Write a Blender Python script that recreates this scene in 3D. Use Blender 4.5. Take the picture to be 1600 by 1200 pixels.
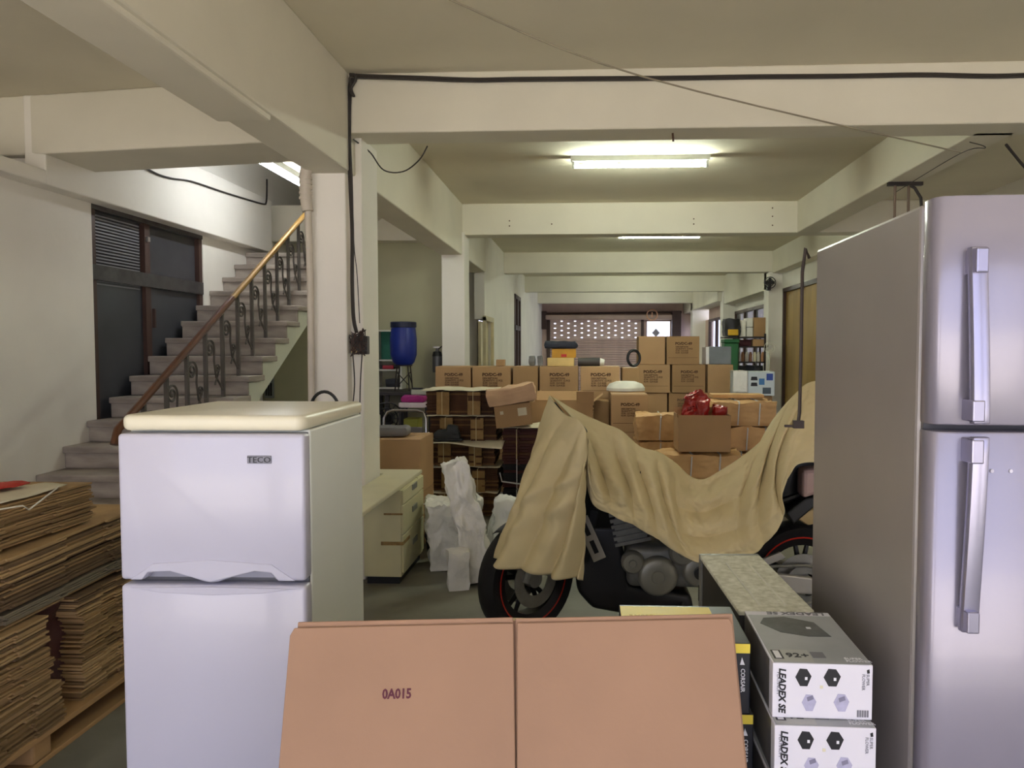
import bpy, bmesh, math, random
from mathutils import Vector, Matrix, noise
random.seed(7)
scene = bpy.context.scene
for o in list(bpy.data.objects): bpy.data.objects.remove(o)
COL = scene.collection
PI = math.pi

# ------------------------------------------------------------------ camera
F, CX, CY, H = 1200.0, 860.0, 600.0, 1.55        # focal length and principal point in pixels of the 1600x1200 frame
YAW, PITCH = math.atan(60/1200), math.atan(55/1200)
cam = bpy.data.cameras.new('camera'); cam_o = bpy.data.objects.new('camera', cam); COL.objects.link(cam_o)
cam.sensor_fit = 'HORIZONTAL'; cam.sensor_width = 36; cam.lens = F/1600*36
cam.shift_x = (800-CX)/1600; cam.clip_start = .05; cam.clip_end = 200
cam_o.location = (0, 0, H); cam_o.rotation_euler = (PI/2-PITCH, 0, YAW)
scene.camera = cam_o
_r = Vector((math.cos(YAW), math.sin(YAW), 0)); _fh = Vector((-math.sin(YAW), math.cos(YAW), 0))
_f = _fh*math.cos(PITCH)+Vector((0, 0, -1))*math.sin(PITCH); _u = _r.cross(_f)
def P(x, y, X=None, Y=None, Z=None):
    """the point of the place seen at pixel (x, y) on a plane of known X, Y or Z"""
    d = _f+_r*((x-CX)/F)-_u*((y-CY)/F)
    t = X/d.x if X is not None else Y/d.y if Y is not None else (Z-H)/d.z
    return Vector((0, 0, H))+d*t

# ------------------------------------------------------------------ world, daylight, exposure
world = bpy.data.worlds.new('world'); scene.world = world; world.use_nodes = True
bg = world.node_tree.nodes['Background']; bg.inputs[0].default_value = (.76, .78, 1.0, 1); bg.inputs[1].default_value = 1.75
sun = bpy.data.lights.new('sun', 'SUN'); sun.energy = 10.5; sun.angle = .01; sun.color = (1, .96, .90)
sun_o = bpy.data.objects.new('sun', sun); COL.objects.link(sun_o); sun_o.location = (0, -12, 20); sun_o.rotation_euler = (math.radians(24), 0, math.radians(6))   # high noon sun on the street
def portal(loc, rot, sx, sy):
    l = bpy.data.lights.new('daylight_portal', 'AREA'); l.shape = 'RECTANGLE'; l.size = sx; l.size_y = sy
    l.cycles.is_portal = True
    o = bpy.data.objects.new('daylight_portal', l); COL.objects.link(o); o.location = loc; o.rotation_euler = rot
portal((.25, -2.75, 1.6), (PI/2, 0, 0), 8.2, 3.2)
scene.view_settings.view_transform = 'Standard'; scene.view_settings.look = 'None'
scene.view_settings.exposure = 0.75; scene.view_settings.gamma = 1; scene.view_settings.use_curve_mapping = False
scene.cycles.use_denoising = True
TUBE = 98.0                                       # emission of the fluorescent tubes

# ------------------------------------------------------------------ materials
def lin(r, g, b):
    q = lambda c: (c/255/12.92) if c/255 <= .04045 else ((c/255+.055)/1.055)**2.4
    return (q(r), q(g), q(b), 1)
MATS = {}
def mat(name, rgb, rough=.6, metal=0, var=.12, scale=6, bump=0, bscale=40, spec=.5, rgb2=None, stretch=(1, 1, 1), coat=0, thr=None, alpha=None):
    """procedural: a base colour broken up by noise, with fine relief"""
    if name in MATS: return MATS[name]
    m = bpy.data.materials.new(name); m.use_nodes = True; nt = m.node_tree; n = nt.nodes; b = n['Principled BSDF']
    b.inputs['Roughness'].default_value = rough; b.inputs['Metallic'].default_value = metal
    b.inputs['Specular IOR Level'].default_value = spec; b.inputs['Coat Weight'].default_value = coat
    c = lin(*rgb)
    tc = n.new('ShaderNodeTexCoord'); mp = n.new('ShaderNodeMapping'); mp.inputs['Scale'].default_value = stretch
    nt.links.new(tc.outputs['Object'], mp.inputs[0])
    nz = n.new('ShaderNodeTexNoise'); nz.inputs['Scale'].default_value = scale; nz.inputs['Detail'].default_value = 5
    nt.links.new(mp.outputs[0], nz.inputs['Vector'])
    rp = n.new('ShaderNodeValToRGB')
    lo, hi = thr or (.3, .7)
    rp.color_ramp.elements[0].position = lo; rp.color_ramp.elements[1].position = hi
    c2 = lin(*rgb2) if rgb2 else tuple(min(1, x*(1+var)) for x in c[:3])+(1,)
    c1 = c if rgb2 else tuple(x*(1-var) for x in c[:3])+(1,)
    rp.color_ramp.elements[0].color = c1; rp.color_ramp.elements[1].color = c2
    nt.links.new(nz.outputs['Fac'], rp.inputs[0]); nt.links.new(rp.outputs[0], b.inputs['Base Color'])
    if bump:
        nb = n.new('ShaderNodeTexNoise'); nb.inputs['Scale'].default_value = bscale; nb.inputs['Detail'].default_value = 4
        nt.links.new(mp.outputs[0], nb.inputs['Vector'])
        bp = n.new('ShaderNodeBump'); bp.inputs['Strength'].default_value = bump; bp.inputs['Distance'].default_value = .01
        nt.links.new(nb.outputs['Fac'], bp.inputs['Height']); nt.links.new(bp.outputs[0], b.inputs['Normal'])
    if alpha is not None: b.inputs['Alpha'].default_value = alpha
    MATS[name] = m; return m
def emat(name, rgb, strength):
    if name in MATS: return MATS[name]
    m = bpy.data.materials.new(name); m.use_nodes = True; b = m.node_tree.nodes['Principled BSDF']
    b.inputs['Base Color'].default_value = (.8, .8, .8, 1); b.inputs['Emission Color'].default_value = rgb+(1,); b.inputs['Emission Strength'].default_value = strength
    MATS[name] = m; return m
def glassmat(name, tint, clear):
    m = bpy.data.materials.new(name); m.use_nodes = True; nt = m.node_tree; n = nt.nodes
    n.remove(n['Principled BSDF']); out = n['Material Output']
    t = n.new('ShaderNodeBsdfTransparent'); t.inputs[0].default_value = tint+(1,)
    g = n.new('ShaderNodeBsdfPrincipled'); g.inputs['Base Color'].default_value = (.5, .5, .5, 1); g.inputs['Roughness'].default_value = .08
    mx = n.new('ShaderNodeMixShader'); mx.inputs[0].default_value = 1-clear
    nt.links.new(t.outputs[0], mx.inputs[1]); nt.links.new(g.outputs[0], mx.inputs[2]); nt.links.new(mx.outputs[0], out.inputs[0])
    MATS[name] = m; return m

# ------------------------------------------------------------------ mesh builder
class B:
    def __init__(s): s.v = []; s.f = []; s.mi = []
    def add(s, vs, fs, mi=0, M=None):
        o = len(s.v); s.v += [tuple(M @ Vector(v)) if M else tuple(v) for v in vs]
        s.f += [tuple(i+o for i in f) for f in fs]; s.mi += [mi]*len(fs); return s
    def box(s, x0, y0, z0, x1, y1, z1, mi=0, M=None):
        vs = [(x, y, z) for z in (z0, z1) for y in (y0, y1) for x in (x0, x1)]
        return s.add(vs, [(0, 2, 3, 1), (4, 5, 7, 6), (0, 1, 5, 4), (2, 6, 7, 3), (0, 4, 6, 2), (1, 3, 7, 5)], mi, M)
    def prism(s, poly, a0, a1, axis='Y', mi=0, M=None):
        k = len(poly)
        mk = {'Y': lambda p, a: (p[0], a, p[1]), 'X': lambda p, a: (a, p[0], p[1]), 'Z': lambda p, a: (p[0], p[1], a)}[axis]
        vs = [mk(p, a0) for p in poly]+[mk(p, a1) for p in poly]
        fs = [tuple(range(k)), tuple(range(2*k-1, k-1, -1))]+[(i, i+k, (i+1) % k+k, (i+1) % k) for i in range(k)]
        return s.add(vs, fs, mi, M)
    def tube(s, pts, r, n=8, closed=False, mi=0, M=None):
        pts = [Vector(p) for p in pts]; k = len(pts); rs = r if isinstance(r, (list, tuple)) else [r]*k
        vs = []; prev = None
        for i, p in enumerate(pts):
            a = pts[(i-1) % k] if (closed or i) else p; b = pts[(i+1) % k] if (closed or i < k-1) else p
            t = (b-a).normalized() if (b-a).length > 1e-9 else Vector((0, 0, 1))
            if prev is None:
                prev = t.cross(Vector((0, 0, 1)) if abs(t.z) < .9 else Vector((1, 0, 0))).normalized()
            prev = (prev-t*prev.dot(t)).normalized(); q = t.cross(prev)
            for j in range(n):
                an = 2*PI*j/n; vs.append(p+(prev*math.cos(an)+q*math.sin(an))*rs[i])
        fs = []
        for i in range(k if closed else k-1):
            for j in range(n):
                a = i*n+j; b = i*n+(j+1) % n; c = ((i+1) % k)*n+(j+1) % n; d = ((i+1) % k)*n+j
                fs.append((a, b, c, d))
        if not closed: fs += [tuple(range(n-1, -1, -1)), tuple(range((k-1)*n, k*n))]
        return s.add(vs, fs, mi, M)
    def lathe(s, prof, n=24, mi=0, M=None, cap=True):
        vs = []; k = len(prof)
        for j in range(n):
            a = 2*PI*j/n
            for r, z in prof: vs.append((r*math.cos(a), r*math.sin(a), z))
        fs = [(j*k+i, ((j+1) % n)*k+i, ((j+1) % n)*k+i+1, j*k+i+1) for j in range(n) for i in range(k-1)]
        if cap:
            if prof[0][0] > 1e-6: fs.append(tuple(j*k for j in range(n-1, -1, -1)))
            if prof[-1][0] > 1e-6: fs.append(tuple(j*k+k-1 for j in range(n)))
        return s.add(vs, fs, mi, M)
    def grid(s, fn, nu, nv, mi=0, M=None):
        vs = [fn(i/nu, j/nv) for i in range(nu+1) for j in range(nv+1)]
        fs = [(i*(nv+1)+j, (i+1)*(nv+1)+j, (i+1)*(nv+1)+j+1, i*(nv+1)+j+1) for i in range(nu) for j in range(nv)]
        return s.add(vs, fs, mi, M)
    def mesh(s, name, mats, bevel=0, seg=2, smooth=False, ang=35, thick=0):
        me = bpy.data.meshes.new(name); me.from_pydata(s.v, [], s.f)
        for m in (mats if isinstance(mats, (list, tuple)) else [mats]): me.materials.append(m)
        me.polygons.foreach_set('material_index', s.mi)
        bm = bmesh.new(); bm.from_mesh(me)
        bmesh.ops.remove_doubles(bm, verts=bm.verts, dist=1e-6)
        bmesh.ops.recalc_face_normals(bm, faces=bm.faces)
        if bevel:
            es = [e for e in bm.edges if len(e.link_faces) == 2 and e.calc_face_angle(0) > .6]
            bmesh.ops.bevel(bm, geom=es, offset=bevel, segments=seg, affect='EDGES', profile=.5, clamp_overlap=True)
        bm.to_mesh(me); bm.free()
        if smooth:
            me.polygons.foreach_set('use_smooth', [True]*len(me.polygons)); me.set_sharp_from_angle(angle=math.radians(ang))
        return me
    def build(s, name, mats, parent=None, loc=(0, 0, 0), rot=(0, 0, 0), **k):
        o = put(s.mesh(name, mats, **k), name, parent, loc, rot)
        if k.get('thick'):
            md = o.modifiers.new('thickness', 'SOLIDIFY'); md.thickness = k['thick']; md.offset = 0; md.use_even_offset = False
        return o
def put(me, name, parent=None, loc=(0, 0, 0), rot=(0, 0, 0)):
    o = bpy.data.objects.new(name, me); COL.objects.link(o); o.location = loc; o.rotation_euler = rot
    if parent: o.parent = parent
    return o
def tag(o, label=None, cat=None, group=None, kind=None):
    for k, v in (('label', label), ('category', cat), ('group', group), ('kind', kind)):
        if v: o[k] = v
    return o
def thing(name, label, cat, loc=(0, 0, 0), rz=0, group=None):
    o = bpy.data.objects.new(name, None); COL.objects.link(o); o.location = loc; o.rotation_euler = (0, 0, rz); o.empty_display_size = .1
    return tag(o, label, cat, group)
def struct(o): o['kind'] = 'structure'; return o
def copy_tree(o, parent=None):
    c = o.copy(); COL.objects.link(c)
    if parent: c.parent = parent
    for ch in [x for x in bpy.data.objects if x.parent == o]: copy_tree(ch, c)
    return c
def bx(name, m, x0, y0, z0, x1, y1, z1, parent=None, bevel=0, **k):
    return B().box(x0, y0, z0, x1, y1, z1).build(name, m, parent, bevel=bevel, **k)
def RotZ(a): return Matrix.Rotation(a, 4, 'Z')
def T(x, y, z): return Matrix.Translation((x, y, z))
def text_mesh(body, size, m, extrude=.0006, align='LEFT', shear=0, space=1.0, width=1.0, bold=0):
    c = bpy.data.curves.new('lettering', 'FONT'); c.body = body; c.size = size; c.extrude = extrude; c.align_x = align; c.shear = shear
    c.space_line = space; c.offset = bold; c.resolution_u = 2
    o = bpy.data.objects.new('lettering', c); COL.objects.link(o)
    bpy.context.view_layer.update()
    me = bpy.data.meshes.new_from_object(o.evaluated_get(bpy.context.evaluated_depsgraph_get()))
    bpy.data.objects.remove(o); me.materials.clear(); me.materials.append(m)
    if width != 1: me.transform(Matrix.Diagonal((width, 1, 1, 1)))
    return me
FRONT = (PI/2, 0, 0)                              # turns lettering to stand upright and face -Y
def wavy(x0, x1, y0, y1, z, amp, seed, nu=24, nv=8, sc=4):
    return lambda u, v: (x0+(x1-x0)*u, y0+(y1-y0)*v, z+amp*noise.noise(Vector((u*sc, v*sc*.6, seed))))
# ------------------------------------------------------------------ materials of the building
m_wall = mat('wall_paint', (240, 235, 224), .8, var=.05, scale=1.3, bump=.15, bscale=18)
m_beam = mat('beam_paint', (226, 220, 202), .8, var=.05, scale=1.6, bump=.12, bscale=14)
m_ceil = mat('ceiling_paint', (224, 216, 194), .85, var=.07, scale=.8, bump=.15, bscale=12)
m_olive = mat('olive_wall_paint', (176, 172, 142), .85, var=.09, scale=.9, bump=.12, bscale=14)
m_floor = mat('concrete_floor', (104, 102, 92), .55, rgb2=(140, 138, 124), scale=1.7, bump=.1, bscale=30)
m_pave = mat('street_paving', (204, 198, 186), .9)
m_step = mat('terrazzo_step', (136, 125, 116), .75, rgb2=(178, 168, 156), scale=5, bump=.2, bscale=45, stretch=(.6, .6, 2.2))
m_stringer = mat('stringer_paint', (216, 218, 200), .8, var=.05, scale=2)
m_dark = mat('dark_brown_frame', (70, 48, 40), .5)
m_pink = mat('pinkish_plaster', (208, 182, 168), .85, var=.1, scale=2)
m_steelpanel = mat('dark_steel_panel', (62, 64, 68), .38, var=.18, scale=3)

CE, BB = 3.30, 2.925                              # ceiling, beam underside
# floor and street
struct(bx('trim_4', m_beam, -4.5, -2.75, 2.78, 4.6, -2.6, CE))
for x_ in (-1.85, 2.5): struct(bx('pillar', m_wall, x_, -2.75, 0, x_+.32, -2.45, 2.8))
struct(bx('floor', m_floor, -5.2, -2.7, -.15, 5.2, 26.2, 0))
struct(bx('street', m_pave, -30, -30, -.2, 30, -2.7, -.05))
struct(bx('rear_yard', m_pave, -30, 26.2, -.2, 30, 60, -.05))
# ceiling slabs (a hole over the stairs)
struct(bx('ceiling', m_ceil, -1.8, -2.7, CE, 5.2, 26.2, CE+.15))
cl = B().box(-4.5, -2.7, CE, -1.8, 6.1, CE+.15).box(-3.02, 6.1, CE, -1.8, 26.2, CE+.15).box(-4.1, 10.7, CE, -3.02, 26.2, CE+.15)
struct(cl.build('ceiling_wing', m_ceil))
struct(bx('ceiling_stairwell', m_ceil, -4.1, 6.0, 5.6, -2.9, 10.8, 5.75))
od0_ = P(757, 505, X=-1.55).y-.001
# longitudinal beams
lb = B().box(-1.80, -2.7, 2.68, -1.53, od0_, CE)
struct(lb.build('long_beam', m_beam, bevel=.012))
struct(B().box(-1.815, -2.7, 2.655, -1.545, 3.72, 2.70).build('beam_plaster_layer', m_beam, bevel=.012))
struct(bx('right_beam', m_beam, 2.46, 5.1, BB, 2.72, 9.35, CE, bevel=.01))
# transverse beams of the hall
for i, (y, xr, rz) in enumerate(((4.9, 4.6, -.004), (9.3, 4.45, 0), (14.0, 3.5, 0), (18.6, 3.5, 0), (23.3, 3.5, 0))):
    b = B().box(0, 0, BB, xr+1.55, .28, CE).build('cross_beam', m_beam, None, (-1.55, y, 0), (0, 0, rz), bevel=.01)
    struct(b)
struct(B().box(0, 0, BB-.02, 2.5, .52, CE).build('cross_beam', m_beam, None, (-1.74, 4.93, 0), (0, 0, PI-math.atan(.17)), bevel=.012)) if False else None
wb = B().prism([(-1.75, 4.93), (-4.4, 5.27), (-4.4, 5.85), (-1.75, 5.45)], BB-.03, CE, 'Z')
struct(wb.build('wing_beam', m_beam, bevel=.012))
struct(bx('wing_beam', m_beam, -3.9, 9.28, 2.86, -1.7, 9.58, CE, bevel=.01))
# haunch below the wing beam
struct(B().prism([(-3.0, 3.3), (-2.25, 3.3), (-2.85, 2.9), (-3.0, 2.9)], 8.2, 9.3, 'Y').build('stair_haunch', m_beam))
# right-hand ring beams
struct(bx('right_beam', m_beam, 3.28, 9.55, BB-.02, 3.6, 14.01, CE, bevel=.01))
struct(bx('right_beam', m_beam, 3.22, 14.2, 2.62, 3.6, 18.62, CE, bevel=.01))
struct(bx('right_beam', m_beam, 3.10, 18.8, 2.70, 3.6, 26, CE, bevel=.01))
# pillars
struct(bx('pillar', m_wall, -1.80, 4.93, 0, -1.57, 5.38, 2.70, bevel=.008))
struct(bx('pillar', m_wall, -1.60, 5.02, 0, -1.49, 5.40, 2.94, bevel=.008))
struct(bx('pillar', m_wall, -1.78, 9.25, 0, -1.50, 9.62, 2.95, bevel=.008))
struct(bx('pillar', m_wall, 3.22, 14.02, 0, 3.62, 14.4, BB+.05, bevel=.008))
struct(bx('pillar', m_wall, 3.20, 18.62, 0, 3.60, 19.0, BB+.05, bevel=.008))
struct(bx('pillar', m_wall, 3.10, 23.32, 0, 3.60, 23.7, BB+.05, bevel=.008))
# left wall of the stair wing; its opening holds the dark steel door
DX = -3.90
d0 = P(142, 313, X=DX); d1 = P(316, 347, X=DX); d0b = P(150, 650, X=DX)
DY0, DY1, DZ0, DZ1 = d0.y, d1.y, max(.83, d0b.z), d0.z
struct(bx('wall_stairwell_front', m_wall, -4.5, 5.98, CE+.02, -2.9, 6.1, 5.75))
struct(bx('wall_left_ledge', m_wall, -4.32, 4.5, 2.69, -3.76, 5.21, 2.79, bevel=.01))
wl = B().box(-4.5, -2.7, 0, -4.32, 5.3, CE+.1).box(-4.32, 4.5, 0, DX, 5.3, 2.69).box(-4.5, 5.3, 0, DX, DY0, 5.75).box(-4.1, DY0, DZ1, DX, DY1, 5.75).box(-4.1, DY1, 0, DX, 26.2, 5.75).box(-4.1, DY0, 0, DX, DY1, .5)
struct(wl.build('wall_left', m_wall))
struct(bx('wall_left_band', m_wall, -3.91, 5.2, 2.69, -3.76, P(420, 369, X=-3.8).y, CE, bevel=.01))
struct(bx('wall_stairwell_end', m_wall, -4.0, 10.55, 0, -2.85, 10.75, 5.75))
struct(bx('wall_stairwell_side', m_wall, -3.04, 6.0, CE+.1, -2.94, 10.7, 5.7))
struct(bx('wall_wing_rear', m_olive, -3.0, 9.48, 0, -1.55, 9.62, CE))
struct(bx('wall_understair', m_olive, -3.9, 9.0, 0, -2.9, 9.15, 2.2))
# left wall of the hall behind the second pillar
wx = -1.55
struct(bx('wall_side_room', m_wall, -2.9, 11.75, 0, -1.71, 11.9, CE))
od0, od1 = P(757, 505, X=wx).y, P(769, 505, X=wx).y
ow0, ow1 = P(803.5, 460, X=wx).y, P(812.5, 460, X=wx).y
wh = B()
wh.box(wx-.15, od0, P(762, 500, X=wx).z, wx, od1, CE).box(wx-.15, od1, 0, wx, ow0, CE).box(wx-.15, ow0, P(808, 462, X=wx).z, wx, ow1, CE).box(wx-.15, ow0, 0, wx, ow1, .7).box(wx-.15, ow1, 0, wx, 25.7, CE)
struct(wh.build('wall_hall_left', m_wall))
# doorway leaf in that wall
dr = struct(thing('door_2', None, None)); z2 = P(762, 500, X=wx).z
m_cream = mat('cream_door_paint', (214, 200, 160), .6)
bx('door_leaf', m_cream, wx-.10, od0+.03, 0, wx-.06, od1-.03, z2-.03, dr)
bx('door_frame', m_cream, wx-.02, od0-.05, 0, wx+.025, od0+.02, z2+.03, dr); bx('door_frame', m_cream, wx-.02, od1-.02, 0, wx+.025, od1+.05, z2+.03, dr)
bx('door_frame', m_cream, wx-.02, od0-.05, z2-.02, wx+.025, od1+.05, z2+.05, dr)
wz1 = P(808, 462, X=wx).z
wn = struct(thing('window_1', None, None)); pane = glassmat('window_glass', (.92, .95, 1.0), .85)
for a, b in ((ow0, ow0+.1), (ow1-.1, ow1), ((ow0+ow1)/2-.06, (ow0+ow1)/2+.06)): bx('window_frame', m_dark, wx-.09, a, .7, wx+.02, b, wz1, wn)
for za, zb in ((.7, .78), (wz1-.08, wz1), (1.95, 2.05)): bx('window_frame', m_dark, wx-.09, ow0, za, wx+.02, ow1, zb, wn)
bx('pane', pane, wx-.06, ow0, .7, wx-.05, ow1, wz1, wn)
# right-hand walls
struct(bx('wall_right', m_wall, 4.45, -2.7, 0, 4.6, 9.45, CE))
struct(bx('wall_right_return', m_wall, 3.5, 9.35, 0, 4.6, 9.5, CE))
RX = 3.46
rd0, rd1 = 11.4, 13.9
struct(B().box(RX, 9.4, 0, RX+.15, rd0, CE).box(RX, rd0, 2.62, RX+.15, rd1, CE).box(RX, rd1, 0, RX+.15, 14.1, CE).build('wall_right_hall', m_wall))
dr3 = struct(thing('door_3', None, None)); m_ply = mat('yellowed_plywood', (160, 128, 62), .6, var=.15, stretch=(1, 1, .2), scale=5)
bx('door_leaf', m_ply, RX+.02, rd0+.04, 0, RX+.06, (rd0+rd1)/2-.01, 2.55, dr3); bx('door_leaf', m_ply, RX+.03, (rd0+rd1)/2+.01, 0, RX+.07, rd1-.04, 2.55, dr3)
for a, b in ((rd0, rd0+.06), (rd1-.06, rd1)): bx('door_frame', m_dark, RX-.02, a, 0, RX+.1, b, 2.62, dr3)
bx('door_frame', m_dark, RX-.02, rd0, 2.55, RX+.1, rd1, 2.62, dr3)
# window bays of the right wall: (y0, y1, sill, head, X, number of lights)
for n_, (y0, y1, zs, zh, X_, k) in enumerate(((14.4, 18.6, 1.05, 2.44, 3.5, 4), (19.0, 22.6, .9, 2.40, 3.5, 3), (23.75, 25.5, .9, 2.36, 3.5, 2))):
    struct(B().box(X_, y0-.1, 0, X_+.12, y1+.1, zs).box(X_, y0-.1, zh, X_+.12, y1+.1, CE).box(X_, y1, zs, X_+.12, y1+.8, zh).build('wall_right_window_bay', m_wall if n_ == 0 else m_pink))
    w = struct(thing('window_%d' % (n_+2), None, None))
    st = (y1-y0)/k
    for i in range(k+1): bx('window_frame', m_dark, X_-.02, y0+st*i-.05, zs, X_+.06, y0+st*i+.05, zh, w)
    for z in (zs, zh-.07): bx('window_frame', m_dark, X_-.02, y0, z, X_+.06, y1, z+.07, w)
    for i in range(k): bx('pane', pane if n_ else glassmat('dull_window_glass', (.5, .48, .47), .55), X_+.02, y0+st*i+.05, zs+.05, X_+.03, y0+st*(i+1)-.05, zh-.05, w)
    if n_: portal((X_+.2, (y0+y1)/2, (zs+zh)/2), (PI/2, 0, PI/2), y1-y0, zh-zs)
# outer block standing beside the first window bay (keeps it dim)
struct(bx('neighbour_wall', m_pink, 4.3, 9.6, 0, 4.5, 18.9, 4))
# rear wall with the roller shutter
BY = 25.5; s = BY/1200
sx0, sx1 = P(858, 500, Y=BY).x, P(1003, 500, Y=BY).x
zs1 = P(900, 500, Y=BY).z; wx0, wx1 = P(1009, 500, Y=BY).x, P(1049, 500, Y=BY).x
wr = B().box(-1.7, BY, 0, sx0, BY+.15, CE).box(sx0, BY, zs1, 3.6, BY+.15, CE).box(sx1, BY, 0, wx0, BY+.15, zs1).box(wx1, BY, 0, 3.6, BY+.15, zs1).box(wx0, BY, 0, wx1, BY+.15, .9)
struct(wr.build('wall_rear', m_pink))
rw = struct(thing('window_5', None, None))
bx('pane', pane, wx0, BY+.05, .9, wx1, BY+.06, zs1, rw)
for a, b in ((wx0-.03, wx0+.04), (wx1-.04, wx1+.03)): bx('window_frame', m_pink, a, BY-.02, .9, b, BY+.1, zs1, rw)
bx('window_frame', m_pink, wx0, BY-.02, zs1-.05, wx1, BY+.1, zs1+.02, rw)
B().prism([(0, .14), (.13, 0), (0, -.14), (-.13, 0)], 0, .01, 'Y').build('diamond_sticker', mat('grey_sticker', (170, 168, 172), .6), rw, ((wx0+wx1)/2-.08, BY+.035, P(1030, 520, Y=BY).z))
portal(((sx0+wx1)/2, BY+.3, 1.5), (PI/2, 0, PI), wx1-sx0, 2.6)
# the shutter: one object per slat, the upper ones pierced
sh = struct(thing('door_4', None, None)); m_shut = mat('shutter_steel', (216, 190, 180), .5, metal=.2, var=.08)
pitch = .0775; nsl = int(zs1/pitch); slw = sx1-sx0
prof = [(0, 0), (-.022, .012), (-.03, .035), (-.022, .060), (0, .080), (.006, .080), (.006, 0)]
plain = B().prism(prof, 0, slw, 'X').mesh('slat', m_shut)
def pierced(off):
    b = B(); b.box(0, -.022, 0, slw, 0, .026).box(0, -.022, .058, slw, 0, .0775)
    x = 0; hx = off
    while hx < slw-.12:
        b.box(x, -.02, .022, hx, -.002, .060); x = hx+.07; hx += .445
    b.box(x, -.02, .022, slw, -.002, .060); return b.mesh('slat', m_shut)
pa, pb = pierced(.16), pierced(.38)
for i in range(nsl):
    k_ = i; z = zs1-.08-pitch*i
    put((pa if i % 2 else pb) if 0 <= i < 8 else plain, 'slat', sh, (sx0, BY+.06, z))
bx('side_rail', m_dark, sx0-.08, BY-.05, 0, sx0+.03, BY+.1, zs1, sh); bx('side_rail', m_dark, sx1-.03, BY-.05, 0, sx1+.06, BY+.1, zs1, sh)
hz = P(900, 487, Y=BY-.4).z
tb = struct(B().tube([(sx0-.15, BY-.25, 2.70), (wx1+.3, BY-.25, 2.74)], .035).build('trim_1', m_dark)); 
struct(bx('shutter_box', mat('shutter_hood', (184, 160, 146), .6, var=.15, scale=2), sx0-.1, BY-.35, zs1, wx1+.05, BY, 2.66, bevel=.03))
struct(bx('trim_2', m_dark, P(1050, 500, Y=BY-.3).x, BY-.35, 0, P(1064, 500, Y=BY-.3).x, BY, 2.78))
struct(bx('trim_3', m_dark, sx0-.32, BY-.3, 2.2, sx0-.08, BY, 2.78))
# ------------------------------------------------------------------ steel door in the left wall
dr1 = struct(thing('door_1', None, None))
ym = P(234, 470, X=DX).y; zm = P(234, 438, X=DX).z; fx = DX-.06
for a, b in ((DY0, DY0+.06), (DY1-.06, DY1), (ym-.04, ym+.04)): bx('door_frame', m_dark, fx-.02, a, DZ0-.4, fx+.05, b, DZ1, dr1)
for a, b in ((DZ1-.06, DZ1), (zm-.06, zm+.06)): bx('door_frame', mat('worn_steel_rail', (84, 82, 82), .35, metal=.5, var=.3, scale=9), fx-.02, DY0, a, fx+.06, DY1, b, dr1)
for (ya, yb) in ((DY0+.06, ym-.04), (ym+.04, DY1-.06)):
    bx('door_panel', m_steelpanel, fx-.01, ya, DZ0-.4, fx+.015, yb, zm-.06, dr1)
    pn = bx('pane', mat('dusty_dark_glass', (66, 66, 70), .25, var=.2, scale=2), fx-.01, ya, zm+.06, fx+.005, yb, DZ1-.06, dr1)
sl = B().box(0, 0, 0, .006, (ym-DY0-.16), .011).mesh('reflection_bar', mat('reflection_grey', (140, 140, 146), .4))
for i in range(22): put(sl, 'reflection_bar', dr1, (fx+.012, DY0+.09, DZ1-.10-i*.026))  # thin pale bars stand in for reflection lines on this pane
bx('lock_plate', mat('steel_bright', (190, 188, 186), .3, metal=.9), fx+.05, ym-.02, zm+.34, fx+.07, ym+.015, zm+.38, dr1)
bx('door_handle', m_dark, fx+.05, ym+.05, zm-.42, fx+.075, ym+.07, zm-.25, dr1)
# ------------------------------------------------------------------ stairs
st = struct(thing('staircase', None, None))
RISE, RUN, SXL, SXR = .165, .283, -3.90, -2.88
ny = lambda k: 6.07+RUN*(k-7)
stepm = B().box(SXL, -.025, RISE-.05, SXR+.02, RUN+.02, RISE).box(SXL, 0, 0, SXR, .03, RISE-.045).mesh('step', m_step, bevel=.008)
for k in range(1, 17): put(stepm, 'step', st, (0, ny(k), RISE*(k-1)))
poly = []
for k in range(1, 17): poly += [(ny(k)+.03, RISE*(k-1)), (ny(k)+.03, RISE*k-.05)]
poly += [(ny(17)+.03, RISE*16-.05), (ny(17)+.03, RISE*16-.18), (ny(1)+.34, 0)]
B().prism(poly, SXL, SXR-.015, 'X').build('stringer', m_stringer, st)
# ------------------------------------------------------------------ fluorescent lamps
m_tube = emat('tube_glow', (.92, 1.0, .84), TUBE)
m_fix = mat('lamp_housing', (226, 230, 222), .4)
def tube_lamp(label, x, y, L, z=CE, rz=0, m=m_tube):
    t = thing('tube_lamp', label, 'lamp', (x, y, z), rz, 'fluorescent tube lamps')
    B().prism([(-.045, 0), (.045, 0), (.03, -.045), (-.03, -.045)], -L/2-.03, L/2+.03, 'X').build('housing', m_fix, t)
    for s_ in (-1, 1): bx('lamp_holder', m_fix, s_*(L/2+.005)-.012, -.02, -.105, s_*(L/2+.005)+.012, .02, -.03, t)
    B().tube([(-L/2, 0, -.085), (L/2, 0, -.085)], .017, 12).build('tube', m, t, smooth=True)
    return t
tube_lamp('nearest and largest glowing tube lamp on the hall ceiling', .46, 7.1, 1.2)
tube_lamp('glowing tube lamp behind the second ceiling beam', 1.04, 11.6, 1.2)
tube_lamp('slanting glowing tube lamp above the stairs', -2.93, 7.35, 1.3, CE, PI/2, emat('cold_tube_glow', (.90, .94, 1.0), TUBE*.42))
tube_lamp('added unseen tube lamp behind the third ceiling beam', 1.1, 16.4, 1.2)  # added lamp, out of sight, to light the rear of the hall
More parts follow.
